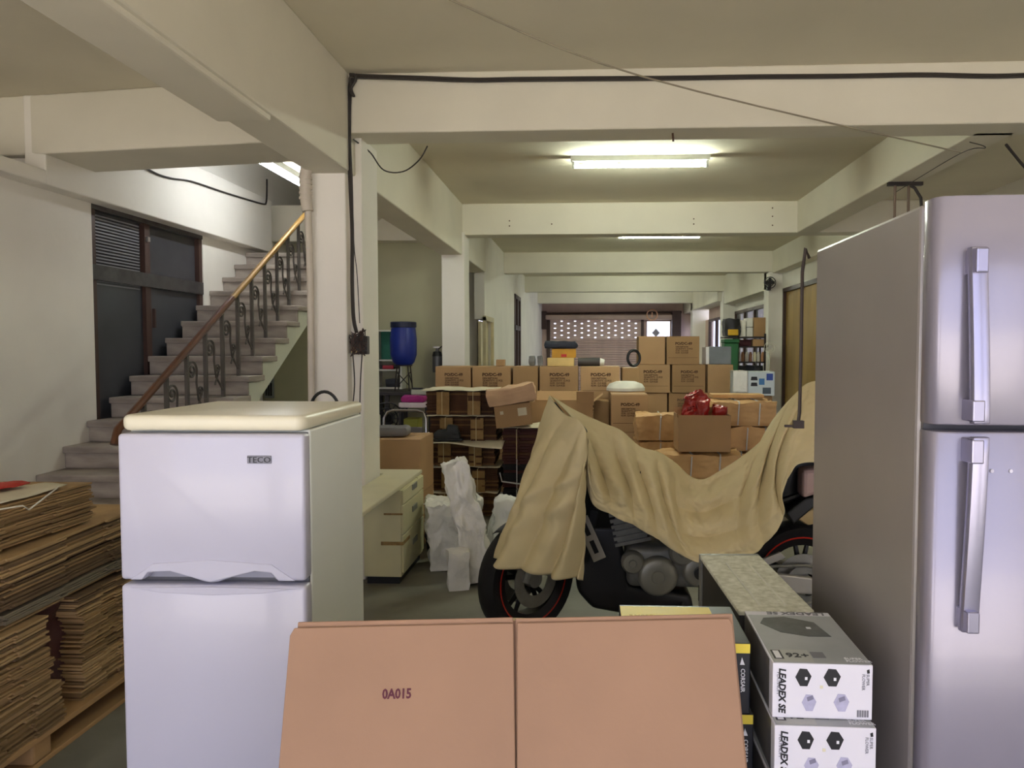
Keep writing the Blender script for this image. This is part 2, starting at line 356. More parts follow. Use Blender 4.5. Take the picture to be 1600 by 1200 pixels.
tube_lamp('added unseen tube lamp behind the fourth ceiling beam', 1.1, 21.0, 1.2)  # second added rear lamp, also unseen

# ------------------------------------------------------------------ white two-door refrigerator
m_wf = mat('sky_tinted_enamel', (204, 203, 220), .28, var=.015, scale=3, coat=.3)  # white front with the bluish daylight put into its colour
m_wfs = mat('fridge_side_enamel', (240, 244, 236), .42, var=.02, scale=3)  # side coloured lighter in place of bounced light
m_lid = mat('yellowed_plastic', (240, 234, 208), .3, var=.03, scale=4)
m_seal = mat('grey_gasket', (96, 96, 100), .6)
FW, FD, FHT = .55, .62, 1.315
fl = P(182, 680, Y=2.16)
fr = thing('refrigerator', 'white two-door refrigerator with cream top beside the flattened cartons', 'refrigerator', (fl.x, 2.16, 0), math.radians(1.2))
bx('body', m_wfs, .004, .062, .03, FW-.002, FD, FHT-.005, fr, bevel=.006)
def arch(x0, x1, zb, h):                        # a scallop cut from the lower edge of the door
    k = 9; return [(x0+(x1-x0)*i/k, zb+h*math.sin(PI*i/k)**.6) for i in range(k+1)]
zb, zt = .872, FHT-.012
sc = lambda p: p*FW
outl = [(0, zb)]+[(.07, zb)]+[(.085, zb+.020), (.105, zb+.028), (.15, zb+.024), (.20, zb+.010), (.25, zb-.006), (.268, zb-.008), (.286, zb-.006), (.335, zb+.010), (.385, zb+.026), (.42, zb+.030), (.445, zb+.022), (.46, zb)]+[(FW, zb), (FW, zt), (0, zt)]
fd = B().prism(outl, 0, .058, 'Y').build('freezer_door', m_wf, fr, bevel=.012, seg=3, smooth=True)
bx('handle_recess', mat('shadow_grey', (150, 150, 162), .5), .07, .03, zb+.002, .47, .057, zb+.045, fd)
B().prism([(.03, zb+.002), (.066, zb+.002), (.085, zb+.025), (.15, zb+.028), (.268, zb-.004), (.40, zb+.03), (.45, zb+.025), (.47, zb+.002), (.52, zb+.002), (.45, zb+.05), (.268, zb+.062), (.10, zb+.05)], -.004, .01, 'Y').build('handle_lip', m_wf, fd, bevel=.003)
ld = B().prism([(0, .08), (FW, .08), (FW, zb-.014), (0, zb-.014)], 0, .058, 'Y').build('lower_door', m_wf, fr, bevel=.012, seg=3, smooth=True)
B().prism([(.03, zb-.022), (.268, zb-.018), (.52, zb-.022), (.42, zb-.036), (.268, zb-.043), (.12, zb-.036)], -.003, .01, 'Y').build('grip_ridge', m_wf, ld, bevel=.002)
bx('gasket', m_seal, .008, .05, .08, FW-.008, .064, FHT-.012, fr)
bx('plinth', mat('plinth_grey', (170, 172, 176), .6), .01, .03, .0, FW-.01, FD-.02, .085, fr)
def lidf():
    b = B(); ol = []
    for i in range(9): a = PI+PI/2*i/8; ol.append((.032+.03*math.cos(a), .05+.045*math.sin(a)))
    for i in range(9): a = 3*PI/2+PI/2*i/8; ol.append((FW-.032+.03*math.cos(a), .05+.045*math.sin(a)))
    ol += [(FW, FD+.005), (0, FD+.005)]
    return b.prism(ol, FHT-.004, FHT+.042, 'Z')
lidf().build('top_cover', m_lid, fr, bevel=.016, seg=4, smooth=True)
bp = bx('badge', mat('badge_metal', (112, 112, 122), .35, metal=.3, var=.3, scale=30), .385, -.004, zt-.085, .455, .002, zt-.062, fd, bevel=.001)
tm = text_mesh('TECO', .024, mat('badge_black', (18, 18, 26), .4), .001, 'CENTER', width=1.1)
put(tm, 'badge_lettering', fd, (.420, -.0045, zt-.082), FRONT)
cd = B().tube([(.40+.055*math.cos(a), FD+.03, FHT+.0+.075*math.sin(a)) for a in [PI*i/14 for i in range(15)]], .006).build('power_cord', mat('black_rubber', (16, 16, 17), .5), fr, smooth=True)

# ------------------------------------------------------------------ tall silver refrigerator
m_sv = mat('silver_lacquer', (150, 146, 162), .24, metal=.35, var=.03, scale=5, coat=.35)
m_svs = mat('grey_cabinet_side', (166, 160, 158), .33, metal=.25, var=.06, scale=2.5)
m_chr = mat('brushed_handle', (160, 158, 180), .25, metal=.7, var=.04)
SX, SY, SH, SW = .655, 1.565, 1.835, .74
sf = thing('refrigerator', 'tall silver refrigerator with long bar handles at the right edge', 'refrigerator', (SX, SY, 0), 0)
bx('body', m_svs, 0, 0, .05, SW, .70, SH, sf, bevel=.008)
bx('door_gasket', m_seal, .008, -.012, .06, SW-.008, .002, SH-.01, sf)
zg = P(1440, 668, Y=1.51).z
for nm, a, b in (('freezer_door', zg+.006, SH+.004), ('lower_door', .06, zg-.006)):
    d = B().prism([(0, -.012), (0, -.045), (.004, -.058), (.014, -.066), (.05, -.072), (.37, -.080), (SW-.05, -.072), (SW-.014, -.066), (SW, -.045), (SW, -.012)], a, b, 'Z').build(nm, m_sv, sf, bevel=.004, smooth=True, ang=40)
    z0, z1 = ((zg+.012, P(1495, 382, Y=1.44).z) if nm == 'freezer_door' else (P(1490, 997, Y=1.44).z, zg-.012))
    k = 12; b_ = B(); hx = .052
    for side in (0,):
        pts = []
        for i in range(k+1):
            t = i/k; z = z0+(z1-z0)*t
            u = (1-t) if nm == 'freezer_door' else t     # both handles bow out towards the gap between the doors
            pts.append((-.098-.016*math.sin(PI*.5*u)**1.2, z, .004*u))
        vs = []; fs = []
        for (y, z, dx) in pts: vs += [(hx+dx, y, z), (hx+.030+dx, y, z), (hx+.032+dx, y+.017, z), (hx-.002+dx, y+.017, z)]
        for i in range(k):
            o_ = i*4; fs += [(o_+j, o_+(j+1) % 4, o_+4+(j+1) % 4, o_+4+j) for j in range(4)]
        fs += [(0, 1, 2, 3), (k*4, k*4+3, k*4+2, k*4+1)]; b_.add(vs, fs)
    hn = b_.build('handle', m_chr, d, bevel=.003, smooth=True)
    for zz in ((z1-.05, z1-.004), (z0+.004, z0+.045)): bx('handle_mount', m_chr, hx+.001, -.115, zz[0], hx+.024, -.068, zz[1], d, bevel=.003)
for zz in (0,): 
    for q in (.06, SW-.1): bx('foot', MATS['black_rubber'], q, .03, 0, q+.05, .08, .055, sf)
    bx('kick_plate', MATS['black_rubber'], .03, .02, .005, SW-.03, .66, .055, sf)
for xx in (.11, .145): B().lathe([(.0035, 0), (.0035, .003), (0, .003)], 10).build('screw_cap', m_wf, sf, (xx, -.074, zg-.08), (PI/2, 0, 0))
B().tube([(-.012, .73, SH-.02), (-.02, .74, SH+.01), (-.03, .735, SH-.06), (-.03, .735, 1.55), (-.032, .735, 1.36), (-.035, .735, 1.335)], .005).build('power_cord', mat('brown_cord', (60, 48, 44), .5), sf, smooth=True)
pl_ = B().box(-.05, .725, 1.315, -.02, .745, 1.338).box(-.075, .73, 1.318, -.05, .732, 1.325).box(-.075, .738, 1.318, -.05, .74, 1.325)
pl_.build('plug', MATS['brown_cord'], sf, bevel=.002)

# ------------------------------------------------------------------ flattened carton leaning in front
m_kraft = mat('kraft_board', (166, 131, 106), .75, var=.07, scale=3, bump=.05, bscale=60)
m_edge = mat('board_edge', (150, 108, 78), .85, var=.25, scale=60)
pr = thing('folded_carton', 'big flattened brown carton with printed code leaning in front of the white refrigerator', 'carton', (-.573, 1.148, 0), math.radians(4.5))
PW, PH = .92, 1.048; lean = math.atan(.40); ML = Matrix.Rotation(-lean, 4, 'X')
def panel(name, x0, x1, h, y, th, slot, parent):
    if slot:
        xs = PW*.505; w = .004
        poly = [(x0, 0), (x1, 0), (x1, h-.012), (x1-.006, h), (xs+w, h), (xs+.0015, h-.30), (xs-.0015, h-.30), (xs-w, h), (x0+.008, h), (x0, h-.015)]
    else: poly = [(x0, 0), (x1, 0), (x1, h), (x0, h)]
    return B().prism(poly, y, y+th, 'Y', M=ML).build(name, [m_kraft], parent, bevel=.0015, seg=1)
panel('front_sheet', 0, PW, PH, 0, .006, True, pr)
panel('back_sheet', .012, PW*.5, PH+.012, .008, .006, False, pr); panel('back_sheet', PW*.505, PW+.004, PH+.010, .008, .006, False, pr)
panel('back_sheet', .02, PW-.01, PH+.006, .016, .006, False, pr)
pr.rotation_euler.y = -.012
me = text_mesh('0A015', .026, mat('purple_ink', (92, 34, 52), .7), .0004, 'CENTER', width=.85, bold=.0008)
o = put(me, 'printed_code', pr); o.matrix_local = ML @ T(.225, -.0006, PH-.140) @ Matrix.Rotation(PI/2, 4, 'X')

# ------------------------------------------------------------------ black and yellow boxes behind the carton
m_bk = mat('black_box_print', (20, 22, 34), .35, var=.1); m_yl = mat('yellow_box_print', (238, 214, 70), .45, var=.05)
m_wt = mat('white_print', (232, 232, 238), .5, var=.02)
def logo_box(label, x, y, z, w, d, h, rz):
    t = thing('product_box', label, 'box', (x, y, z), rz, 'black and yellow boxes behind the leaning carton')
    bx('box_body', m_bk, 0, 0, 0, w, d, h-.001, t, bevel=.002)
    bx('yellow_lid_print', m_yl, .002, .002, h-.002, w*.80, d-.012, h, t)
    bx('yellow_band', m_yl, .001, -.0008, h-.022, w-.001, .001, h-.002, t)
    put(text_mesh('CORSAIR', .0125, m_wt, .0003, bold=.0002), 'printed_name', t, (w-.020, -.0012, h-.055), (PI/2, PI/2, 0))
    B().prism([(0, 0), (.010, 0), (.004, .016)], -.0013, 0, 'Y').build('sail_mark', m_wt, t, (w-.022, 0, h-.047))
    return t
lg = logo_box('topmost black and yellow box behind the leaning carton, lid in yellow', .075, 1.625, .7708, .27, .235, .1542, 0)
rows = ['second', 'third', 'fourth', 'fifth', 'lowest']
for i in range(5):
    c = copy_tree(lg); c.location = (.083+.004*(i % 2), 1.625+.003*(i % 3), .1542*(4-i)); c['label'] = '%s black and yellow box from the top behind the leaning carton' % rows[i]
lid_text = text_mesh('RM850', .02, mat('pale_yellow_ink', (200, 170, 40), .5), .0003); put(lid_text, 'printed_name', lg, (.02, .15, .1543))
wb_ = thing('product_box', 'low pale box peeping over the leaning carton left of the yellow one', 'box', (-.21, 1.62, 0))
bx('box_body', mat('pale_carton', (206, 190, 150), .6), 0, 0, 0, .24, .22, .895, wb_, bevel=.003); bx('yellow_lid_print', m_yl, .13, .01, .895, .235, .21, .896, wb_)

# ------------------------------------------------------------------ white power-supply cartons
m_pw = mat('glossy_white_card', (226, 224, 234), .3, var=.01); m_pg = mat('grey_top_print', (146, 150, 154), .35, rgb2=(178, 182, 186), scale=5)
m_psd = mat('dark_side_print', (74, 74, 78), .4, rgb2=(120, 116, 112), scale=6, thr=(.4, .6)); m_ink = mat('black_ink', (24, 24, 30), .5); m_lil = mat('lilac_ink', (176, 174, 202), .5, var=.12, scale=60)
m_greyink = mat('grey_ink', (120, 120, 128), .5)
def hexa(b, cx, cz, rx, rz, y): b.prism([(cx-rx, cz), (cx-rx*.45, cz+rz), (cx+rx*.45, cz+rz*.95), (cx+rx, cz+.15*rz), (cx+rx*.5, cz-rz), (cx-rx*.4, cz-rz)], y, 0, 'Y')
def psu(label, x, y, z, rz):
    w, d, h = .198, .31, .1125
    t = thing('power_supply_box', label, 'box', (x, y, z), rz, 'stack of white power supply boxes beside the silver refrigerator')
    bx('box_body', m_pw, 0, 0, 0, w, d, h, t, bevel=.0015)
    bx('top_print', m_pg, .003, .002, h-.0005, w-.002, d-.028, h+.0006, t); bx('side_print', m_psd, -.0006, .03, .004, .0005, d-.004, h-.004, t)
    put(text_mesh('LEADEX SE', .0188, m_ink, .0003, shear=.18, width=1.0, bold=.0007), 'printed_name', t, (.013, -.0008, h-.010), (PI/2, PI/2, 0))
    put(text_mesh('PLATINUM', .0095, m_greyink, .0003), 'printed_subtitle', t, (.0085, -.0008, h-.018), (PI/2, PI/2, 0))
    hx = B(); hexa(hx, .061, h-.028, .016, .018, -.0008); hx.build('dark_picture', m_ink, t); hx = B(); hexa(hx, .118, h-.027, .017, .018, -.0008); hx.build('dark_picture', m_ink, t)
    for q in (.064, .121): bx('picture_emblem', m_wt, q, -.0014, h-.033, q+.005, 0, h-.027, t)
    hl = B(); hexa(hl, .073, h-.080, .0145, .017, -.0008); hl.build('pale_picture', m_lil, t); hl = B(); hexa(hl, .137, h-.078, .0155, .018, -.0008); hl.build('pale_picture', m_lil, t)
    for q in (.068, .131):
        hg = B().prism([(q, h-.069), (q+.012, h-.064), (q+.014, h-.072), (q+.002, h-.077)], -.0013, 0, 'Y')
        hg.build('picture_shade', mat('grey_violet_ink', (128, 126, 150), .5), t)
    bx('printed_dot', mat('cream_ink', (226, 220, 190), .5), .094, -.0008, h-.050, .100, 0, h-.044, t)
    put(text_mesh('SUPER\nFLOWER', .0085, m_greyink, .0003), 'maker_name', t, (w-.0125, -.0008, h-.018), (PI/2, PI/2, 0))
    B().prism([(0, 0), (.005, .002), (.006, -.006), (.001, -.007)], -.0008, 0, 'Y').build('maker_mark', m_ink, t, (w-.012, 0, h-.010))
    lb_ = B()
    for i in range(5): lb_.box(w-.030+i*.0048, -.0008, .006, w-.030+i*.0048+.0036, 0, .020)
    lb_.build('rating_label', m_greyink, t)
    pt = B().prism([(.020, .225), (.035, .262), (.085, .272), (.145, .238), (.160, .150), (.110, .148), (.055, .17)], h, h+.0011, 'Z')
    pt.build('top_picture', mat('dark_grey_print', (84, 86, 88), .35, var=.25, scale=40), t); bx('top_picture_emblem', m_wt, .118, .195, h, .128, .205, h+.0016, t)
    bx('top_label', mat('light_grey_print', (176, 178, 176), .4), .006, .006, h, .085, .070, h+.001, t)
    put(text_mesh('92+', .030, m_ink, .0003, bold=.0006), 'top_lettering', t, (.035, .030, h+.0013))
    fb = B().box(.008, .02, h, .028, .066, h+.0012).build('badge_print', m_ink, t); bx('badge_print', m_wt, .012, .024, h, .024, .062, h+.0016, t)
    bx('badge_print', m_greyink, .088, .03, h, .115, .060, h+.0012, t)
    put(text_mesh('SUPER\nFLOWER', .013, m_wt, .0003), 'top_lettering', t, (.150, .026, h+.0008))
    put(text_mesh('LEADEX SE', .0265, m_greyink, .0003, shear=.1, width=1.05, bold=.0008), 'back_edge_lettering', t, (w-.012, d-.003, h+.0003), (0, 0, PI))
    return t
ord_ = ['topmost', 'second', 'third', 'fourth', 'fifth', 'sixth', 'seventh', 'lowest']
p0 = psu('topmost white power supply box in the stack beside the silver refrigerator', .374, 1.55, 0.1145*7, math.radians(-1))
for i in range(1, 8):
    c = copy_tree(p0); c.location = (.368+.004*(i % 2), 1.52+.008*(i % 3 == 2), .1145*(7-i)); c.rotation_euler = (0, 0, math.radians((1.5, -1, .5)[i % 3]))
    c['label'] = '%s white power supply box from the top beside the silver refrigerator' % ord_[i]

# ------------------------------------------------------------------ dusty computer cases
m_case = mat('dark_case_steel', (52, 52, 52), .45, metal=.3); m_rim = mat('grey_case_bezel', (150, 152, 146), .4, metal=.4)
m_dust = mat('dusty_galvanised_top', (196, 196, 172), .75, rgb2=(238, 238, 222), scale=55, bump=.25, bscale=90)
def pc(label, x, y, z, rz):
    t = thing('computer_case', label, 'computer case', (x, y, z), rz, 'stacked computer cases by the silver refrigerator')
    w, d, h = .188, .53, .448
    bx('body', m_case, .004, 0, .012, w-.004, d-.02, h-.012, t, bevel=.003)
    B().box(0, d-.02, .005, w, d, h).build('bezel', m_rim, t, bevel=.004)
    bx('top_panel', m_dust, 0, 0, h-.014, w, d-.018, h, t, bevel=.004)
    for q in (.058, .125): bx('panel_rib', mat('pale_rib', (226, 226, 210), .6), q, .04, h-.001, q+.004, d-.12, h+.004, t, bevel=.001)
    bx('side_rail', m_rim, -.001, d-.045, .02, .004, d-.02, h-.02, t)
    for z_ in (.12, .3): bx('bezel_latch', m_case, -.002, d-.016, z_, .003, d-.008, z_+.05, t)
    for q in (.01, w-.03):
        for yy in (.03, d-.07): bx('foot', MATS['black_rubber'], q, yy, 0, q+.02, yy+.03, .013, t)
    return t
pcz = .455
cA = pc('upper dusty computer case with grey top between boxes and silver refrigerator', .372, 1.895, pcz, math.radians(2.5))
cB = copy_tree(cA); cB.location = (.372, 1.898, 0); cB['label'] = 'lower computer case under the dusty grey-topped one'

# ------------------------------------------------------------------ flattened cartons on a pallet at the left
m_kl = [mat('old_kraft_%d' % i, c, .85, var=.18, scale=7) for i, c in enumerate([(162, 130, 86), (136, 108, 70), (178, 146, 100), (112, 88, 60), (128, 116, 94)])]
m_wood = mat('pallet_wood', (170, 134, 88), .8, var=.2, scale=8, stretch=(1, .2, 1))
pal = thing('pallet', 'wooden pallet under the flattened cartons beside the white refrigerator', 'pallet', (-3.05, 1.75, 0))
for i in range(3): B().prism([(0, 0), (1.96, 0), (1.96, .09), (0, .09)], i*.46, i*.46+.09, 'X').build('bearer', m_wood, pal, bevel=.01) if False else None
for yy in (.02, .90, 1.80): bx('bearer', m_wood, .0, yy, .02, 1.02, yy+.10, .11, pal, bevel=.01)
for q in range(6): bx('deck_board', m_wood, q*.185, 0, .11, q*.185+.12, 1.92, .132, pal, bevel=.003)
for q in (.0, .45, .9): bx('bottom_board', m_wood, q, 0, 0, q+.12, 1.92, .02, pal, bevel=.003)
def sheet_mesh(lx, ly, th, seed, m):
    """a folded carton lying flat: a long board with slots and steps along its edge"""
    r = random.Random(seed); xs = [lx/2-r.uniform(0, .02)]
    pts = []; y = -ly/2
    k = 5
    for i in range(k):
        x = lx/2-(.0 if i % 2 == 0 else r.uniform(.006, .016)); y2 = -ly/2+ly*(i+1)/k+(r.uniform(-.04, .04) if i < k-1 else 0)
        pts += [(x, y), (x, y2)]; y = y2
    pts += [(-lx/2, ly/2), (-lx/2, -ly/2)]
    return B().prism(pts, 0, th, 'Z').mesh('sheet', m)
SH = {}
def left_bundle(label, xe, y0, y1, z0, n, th, rz=0, roll=0, sag=0, seed=0, lx=.75, mi=None, strap=True):
    """xe is the edge that faces the room"""
    ly = y1-y0; t = thing('carton_bundle', label, 'cardboard bundle', (xe-lx/2, (y0+y1)/2, z0), rz, 'bundles of flattened cartons on the pallet')
    t.rotation_euler = (sag, roll, rz); r = random.Random(seed)
    for i in range(n):
        key = (round(ly, 2), round(lx, 2), r.randrange(3), r.randrange(4) if mi is None else (mi if r.random() < .6 else (mi+1) % 4), th)
        if key not in SH: SH[key] = sheet_mesh(lx, ly, th*.74, len(SH), m_kl[key[3]])
        put(SH[key], 'sheet', t, (r.uniform(-.010, .007), r.uniform(-.015, .015), i*th), (0, 0, r.uniform(-.006, .006)))
    return t
zp = .133
left_bundle('lowest far bundle of flat cartons on the pallet beside the white refrigerator', -2.04, 2.95, 3.64, zp, 19, 0.00947, seed=1, mi=1)
left_bundle('second far bundle of flat cartons on the pallet, striped edges in even layers', -2.05, 2.96, 3.62, zp+.185, 17, 0.00882, .01, seed=2, mi=0)
left_bundle('third far bundle of flat cartons on the pallet, below the loose greyish sheets', -2.04, 2.93, 3.64, zp+.34, 10, 0.00880, -.01, seed=3, mi=2)
left_bundle('lowest near bundle of ragged flat cartons at the bottom left corner', -2.00, 1.98, 2.78, zp, 15, 0.01033, .02, seed=4, mi=1)
left_bundle('second near bundle of ragged flat cartons at the left edge', -2.02, 1.98, 2.75, zp+.162, 15, 0.00967, -.02, seed=5, mi=0)
left_bundle('third near bundle of ragged flat cartons at the left edge', -2.01, 1.96, 2.72, zp+.314, 11, 0.01018, .03, seed=6, mi=2)
left_bundle('greyish loose sheets lying across both piles of flat cartons', -2.04, 1.9, 3.50, zp+.437, 6, 0.00800, -.01, sag=.025, seed=7, mi=4)
left_bundle('dark brown bundle of flat cartons midway up the left pile', -2.04, 1.95, 3.48, zp+.497, 9, 0.00944, .015, sag=.015, seed=8, mi=3)
left_bundle('pale bundle of flat cartons second from the top of the left pile', -2.01, 1.95, 3.40, zp+.597, 10, 0.01000, .03, sag=.012, seed=9, mi=2)
tb_ = left_bundle('topmost bundle of brown flat cartons with white string in the left pile', -2.05, 1.9, 3.06, zp+.71, 17, 0.00912, .01, seed=10, mi=0)
B().tube([(.36, .40, .17), (.40, .30, .165), (.385, .2, .12), (.40, .15, .145), (.36, -.2, .168)], .003, 5).build('string', mat('white_string', (224, 218, 200), .8), tb_)
B().grid(wavy(.05, .36, .1, .45, .172, .02, 3.3, 10, 8, 3), 10, 8).build('paper_scrap', mat('cream_paper', (206, 196, 170), .8), tb_, thick=.002, smooth=True)
rb = tag(B().grid(lambda u, v: (-2.62+.46*u, 2.35+.5*v, 1.032+.03*math.sin(PI*u)*math.sin(PI*v)+.01*noise.noise(Vector((u*5, v*5, 1)))), 14, 12).build('red_cloth', mat('red_cloth', (180, 46, 30), .8), thick=.004, smooth=True), 'small red cloth lying on the topmost flat cartons at the left edge', 'cloth')
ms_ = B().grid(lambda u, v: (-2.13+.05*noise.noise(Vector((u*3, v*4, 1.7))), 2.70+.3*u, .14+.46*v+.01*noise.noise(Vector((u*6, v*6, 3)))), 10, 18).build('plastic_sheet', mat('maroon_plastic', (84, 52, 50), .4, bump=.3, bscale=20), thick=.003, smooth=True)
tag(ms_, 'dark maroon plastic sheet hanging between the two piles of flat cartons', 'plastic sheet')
# ------------------------------------------------------------------ stair railing
m_rail = mat('brown_handrail', (96, 58, 36), .35, var=.2, scale=4); m_iron = mat('grey_iron', (92, 86, 80), .5, metal=.3, var=.15)
m_brass = mat('worn_brass_rail', (150, 116, 60), .3, metal=.4)
rl = thing('stair_railing', 'wrought iron stair railing with scrolls and a brown handrail', 'railing', (0, 0, 0))
RXx = SXR-.12
rz_ = lambda y: RISE*7+(y-ny(7))/RUN*RISE+.655
ys = [ny(2)+.10, ny(15)]
B().tube([(RXx, ys[0]-.06, rz_(ys[0])-.10), (RXx, ys[0]-.02, rz_(ys[0])-.01)]+[(RXx, y, rz_(y)) for y in (ys[0]+.05, ny(8))], .026, 10).build('handrail', m_rail, rl, smooth=True)
B().tube([(RXx, y, rz_(y)) for y in (ny(8), ys[1])], .026, 10).build('handrail', m_brass, rl, smooth=True)
bal = {}
scroll = []
for i in range(40):
    a = i/39; th = a*3.6*PI; r = .012+.062*(1-a)
    scroll.append((0, -.035+r*math.cos(th), .46+r*math.sin(th)))
scr = B().tube([(0, .05+RUN*.5, .02+RISE*.5), (0, .06, .20+RISE*.2), (0, .03, .36)]+scroll, .009, 6).mesh('scroll', m_iron, smooth=True)
scr2 = B().tube([(0, .04, .14+RISE*.2)]+[(0, .085+(.006+.03*(1-i/23))*math.cos(2.5*PI*i/23), .30+(.006+.03*(1-i/23))*math.sin(2.5*PI*i/23)) for i in range(24)], .008, 6).mesh('scroll', m_iron, smooth=True)
post = B().box(-.013, -.013, 0, .013, .013, .645-.02).mesh('baluster', m_iron)
for k in range(3, 15):
    y = ny(k)+.09; hgt = rz_(y)-RISE*k-.02
    p_ = put(post, 'baluster', rl, (RXx, y, RISE*k)); p_.scale = (1, 1, hgt/.625)
    put(scr, 'scroll', rl, (RXx, y+RUN*.38, RISE*k+.10)); put(scr2, 'scroll', rl, (RXx, y+RUN*.38, RISE*k+.10))

# ------------------------------------------------------------------ motorcycle
m_tyre = mat('tyre_rubber', (22, 21, 22), .75, var=.2, scale=30, bump=.15, bscale=80); m_rimb = mat('black_rim', (26, 25, 26), .35); m_red = mat('red_rim_stripe', (190, 36, 20), .4)
m_alu = mat('dull_aluminium', (150, 148, 140), .4, metal=.6, var=.15, scale=12); m_eng = mat('engine_grey', (122, 122, 116), .45, metal=.4, var=.2, scale=14); m_blkp = mat('black_plastic', (18, 18, 19), .4)
m_silv = mat('swingarm_silver', (186, 182, 172), .35, metal=.5); m_orange = mat('orange_mark', (214, 90, 30), .5)
MX, MY = .50, 4.17
mo = thing('motorcycle', 'motorcycle parked under a beige cloth with wheels and engine bared', 'motorcycle', (MX, MY, 0))
def wheel(name, x, y, steer, w=.125):
    M = T(x, y, .315) @ RotZ(steer) @ Matrix.Rotation(PI/2, 4, 'X')
    r0, r1 = .225, .315
    prof = [(r0, -.05), (r0+.02, -.058), (.29, -w/2), (.308, -w*.32), (.315, 0), (.308, w*.32), (.29, w/2), (r0+.02, .058), (r0, .05), (r0, -.05)]
    wh_ = B().lathe(prof, 48, cap=False, M=M).build(name, m_tyre, mo, smooth=True)
    B().lathe([(.19, -.04), (.232, -.056), (.236, -.05), (.205, -.025), (.205, .025), (.236, .05), (.232, .056), (.19, .04), (.19, -.04)], 48, cap=False, M=M).build('rim', m_rimb, wh_, smooth=True)
    for s_ in (-1, 1): B().lathe([(.2305, s_*.0575), (.2375, s_*.0595), (.2385, s_*.057), (.2305, s_*.0555)], 48, cap=False, M=M).build('rim_stripe', m_red, wh_)
    for k in range(5):
        a = 2*PI*k/5+.3
        sp = B()
        for da in (-.13, .13):
            ca, sa = math.cos(a+da*.3), math.sin(a+da*.3); cb, sb = math.cos(a+da*1.3), math.sin(a+da*1.3)
            sp.tube([(ca*.035, sa*.035, 0), (cb*.2, sb*.2, 0)], [.017, .012], 6, M=M)
        sp.build('spoke', m_rimb, wh_, smooth=True)
    B().lathe([(.0, -.07), (.045, -.07), (.045, .07), (0, .07)], 20, M=M).build('hub', m_alu, wh_, smooth=True)
    for s_ in (-1, 1):
        if name == 'front_wheel' or s_ == 1:
            B().lathe([(.085, s_*.066), (.15, s_*.066), (.15, s_*.071), (.085, s_*.071), (.085, s_*.066)], 32, cap=False, M=M).build('brake_disc', m_alu, wh_)
    return wh_
fx_, rx_ = -.83, .64
wf_ = wheel('front_wheel', fx_, -.07, math.radians(46))
wr_ = wheel('rear_wheel', rx_, -.02, 0, .17)
# chrome valve and caliper on the front wheel
B().box(-.03, -.13, -.05, .05, -.07, .04, M=T(fx_, -.07, .315) @ RotZ(math.radians(46)) @ T(.09, 0, .06)).build('brake_caliper', m_alu, wf_, bevel=.008)
for s_ in (-1, 1):
    B().tube([Vector((fx_, -.07, .315))+Vector((math.sin(-math.radians(24))*-s_*.1*0, s_*.105, 0)), (fx_+.17, -.02+s_*.09, .78), (fx_+.23, -.0+s_*.08, .95)], [.024, .027, .027], 10).build('fork_leg', m_alu, mo, smooth=True)
fen = B().grid(lambda u, v: (lambda a, q: tuple(T(fx_, -.07, .315) @ RotZ(math.radians(46)) @ Vector((.335*math.cos(a), (q-.5)*.12, .335*math.sin(a)-.02*(2*q-1)**2))))(math.radians(50+75*u), v), 16, 6)
fen.build('front_fender', m_blkp, mo, thick=.004, smooth=True)
_before = set(bpy.data.objects)
# engine, radiator, exhaust
en = B().box(-.16, -.19, .30, .24, .19, .52).build('engine', m_eng, mo, bevel=.04, seg=3, smooth=True)
cyl = B()
for i in range(7): cyl.box(-.10, -.17, i*.032, .09, .17, i*.032+.018, M=T(-.12, 0, .53) @ Matrix.Rotation(math.radians(-12), 4, 'Y'))
cyl.box(-.085, -.155, 0, .075, .155, .24, M=T(-.12, 0, .53) @ Matrix.Rotation(math.radians(-12), 4, 'Y'))
o = cyl.build('cylinder_block', m_eng, mo); o['kind'] = 'stuff'
B().box(-.10, -.18, 0, .09, .18, .09, M=T(-.21, 0, .755) @ Matrix.Rotation(math.radians(-12), 4, 'Y')).build('cylinder_head', mat('cam_cover_blue', (44, 44, 70), .35, metal=.3), mo, bevel=.02, seg=2, smooth=True)
for (cx_, cz_, r_) in ((.0, .37, .105), (.13, .50, .075), (.21, .40, .085), (-.13, .44, .06)):
    c_ = B().lathe([(0, .034), (r_*.30, .034), (r_*.34, .028), (r_*.80, .026), (r_*.93, .018), (r_, .004), (r_, -.03)], 28, M=T(cx_, -.205, cz_) @ Matrix.Rotation(PI/2, 4, 'X')).build('engine_cover', mat('satin_aluminium', (140, 138, 126), .35, metal=.35, var=.08), mo, smooth=True)
B().lathe([(.03, .058), (.03, .064), (0, .066)], 16, M=T(.21, -.20, .40) @ Matrix.Rotation(PI/2, 4, 'X')).build('oil_cap', m_blkp, mo)
rd = B().box(-.025, -.20, 0, .025, .20, .30, M=T(-.40, 0, .42) @ Matrix.Rotation(math.radians(14), 4, 'Y')).build('radiator', m_blkp, mo, bevel=.006)
for i in range(9): bx('radiator_fin', m_eng, -.432, -.19, .45+i*.028, -.428, .19, .452+i*.028, rd)
fp = B().box(-.035, -.006, 0, .035, .006, .24, M=T(-.44, -.235, .46) @ Matrix.Rotation(math.radians(-24), 4, 'Y')).build('front_reflector_plate', m_silv, mo, bevel=.004)
for q in (.04, .14): B().box(-.012, -.009, q, .012, .004, q+.07, M=T(-.44, -.235, .46) @ Matrix.Rotation(math.radians(-24), 4, 'Y')).build('plate_slot', m_blkp, fp)
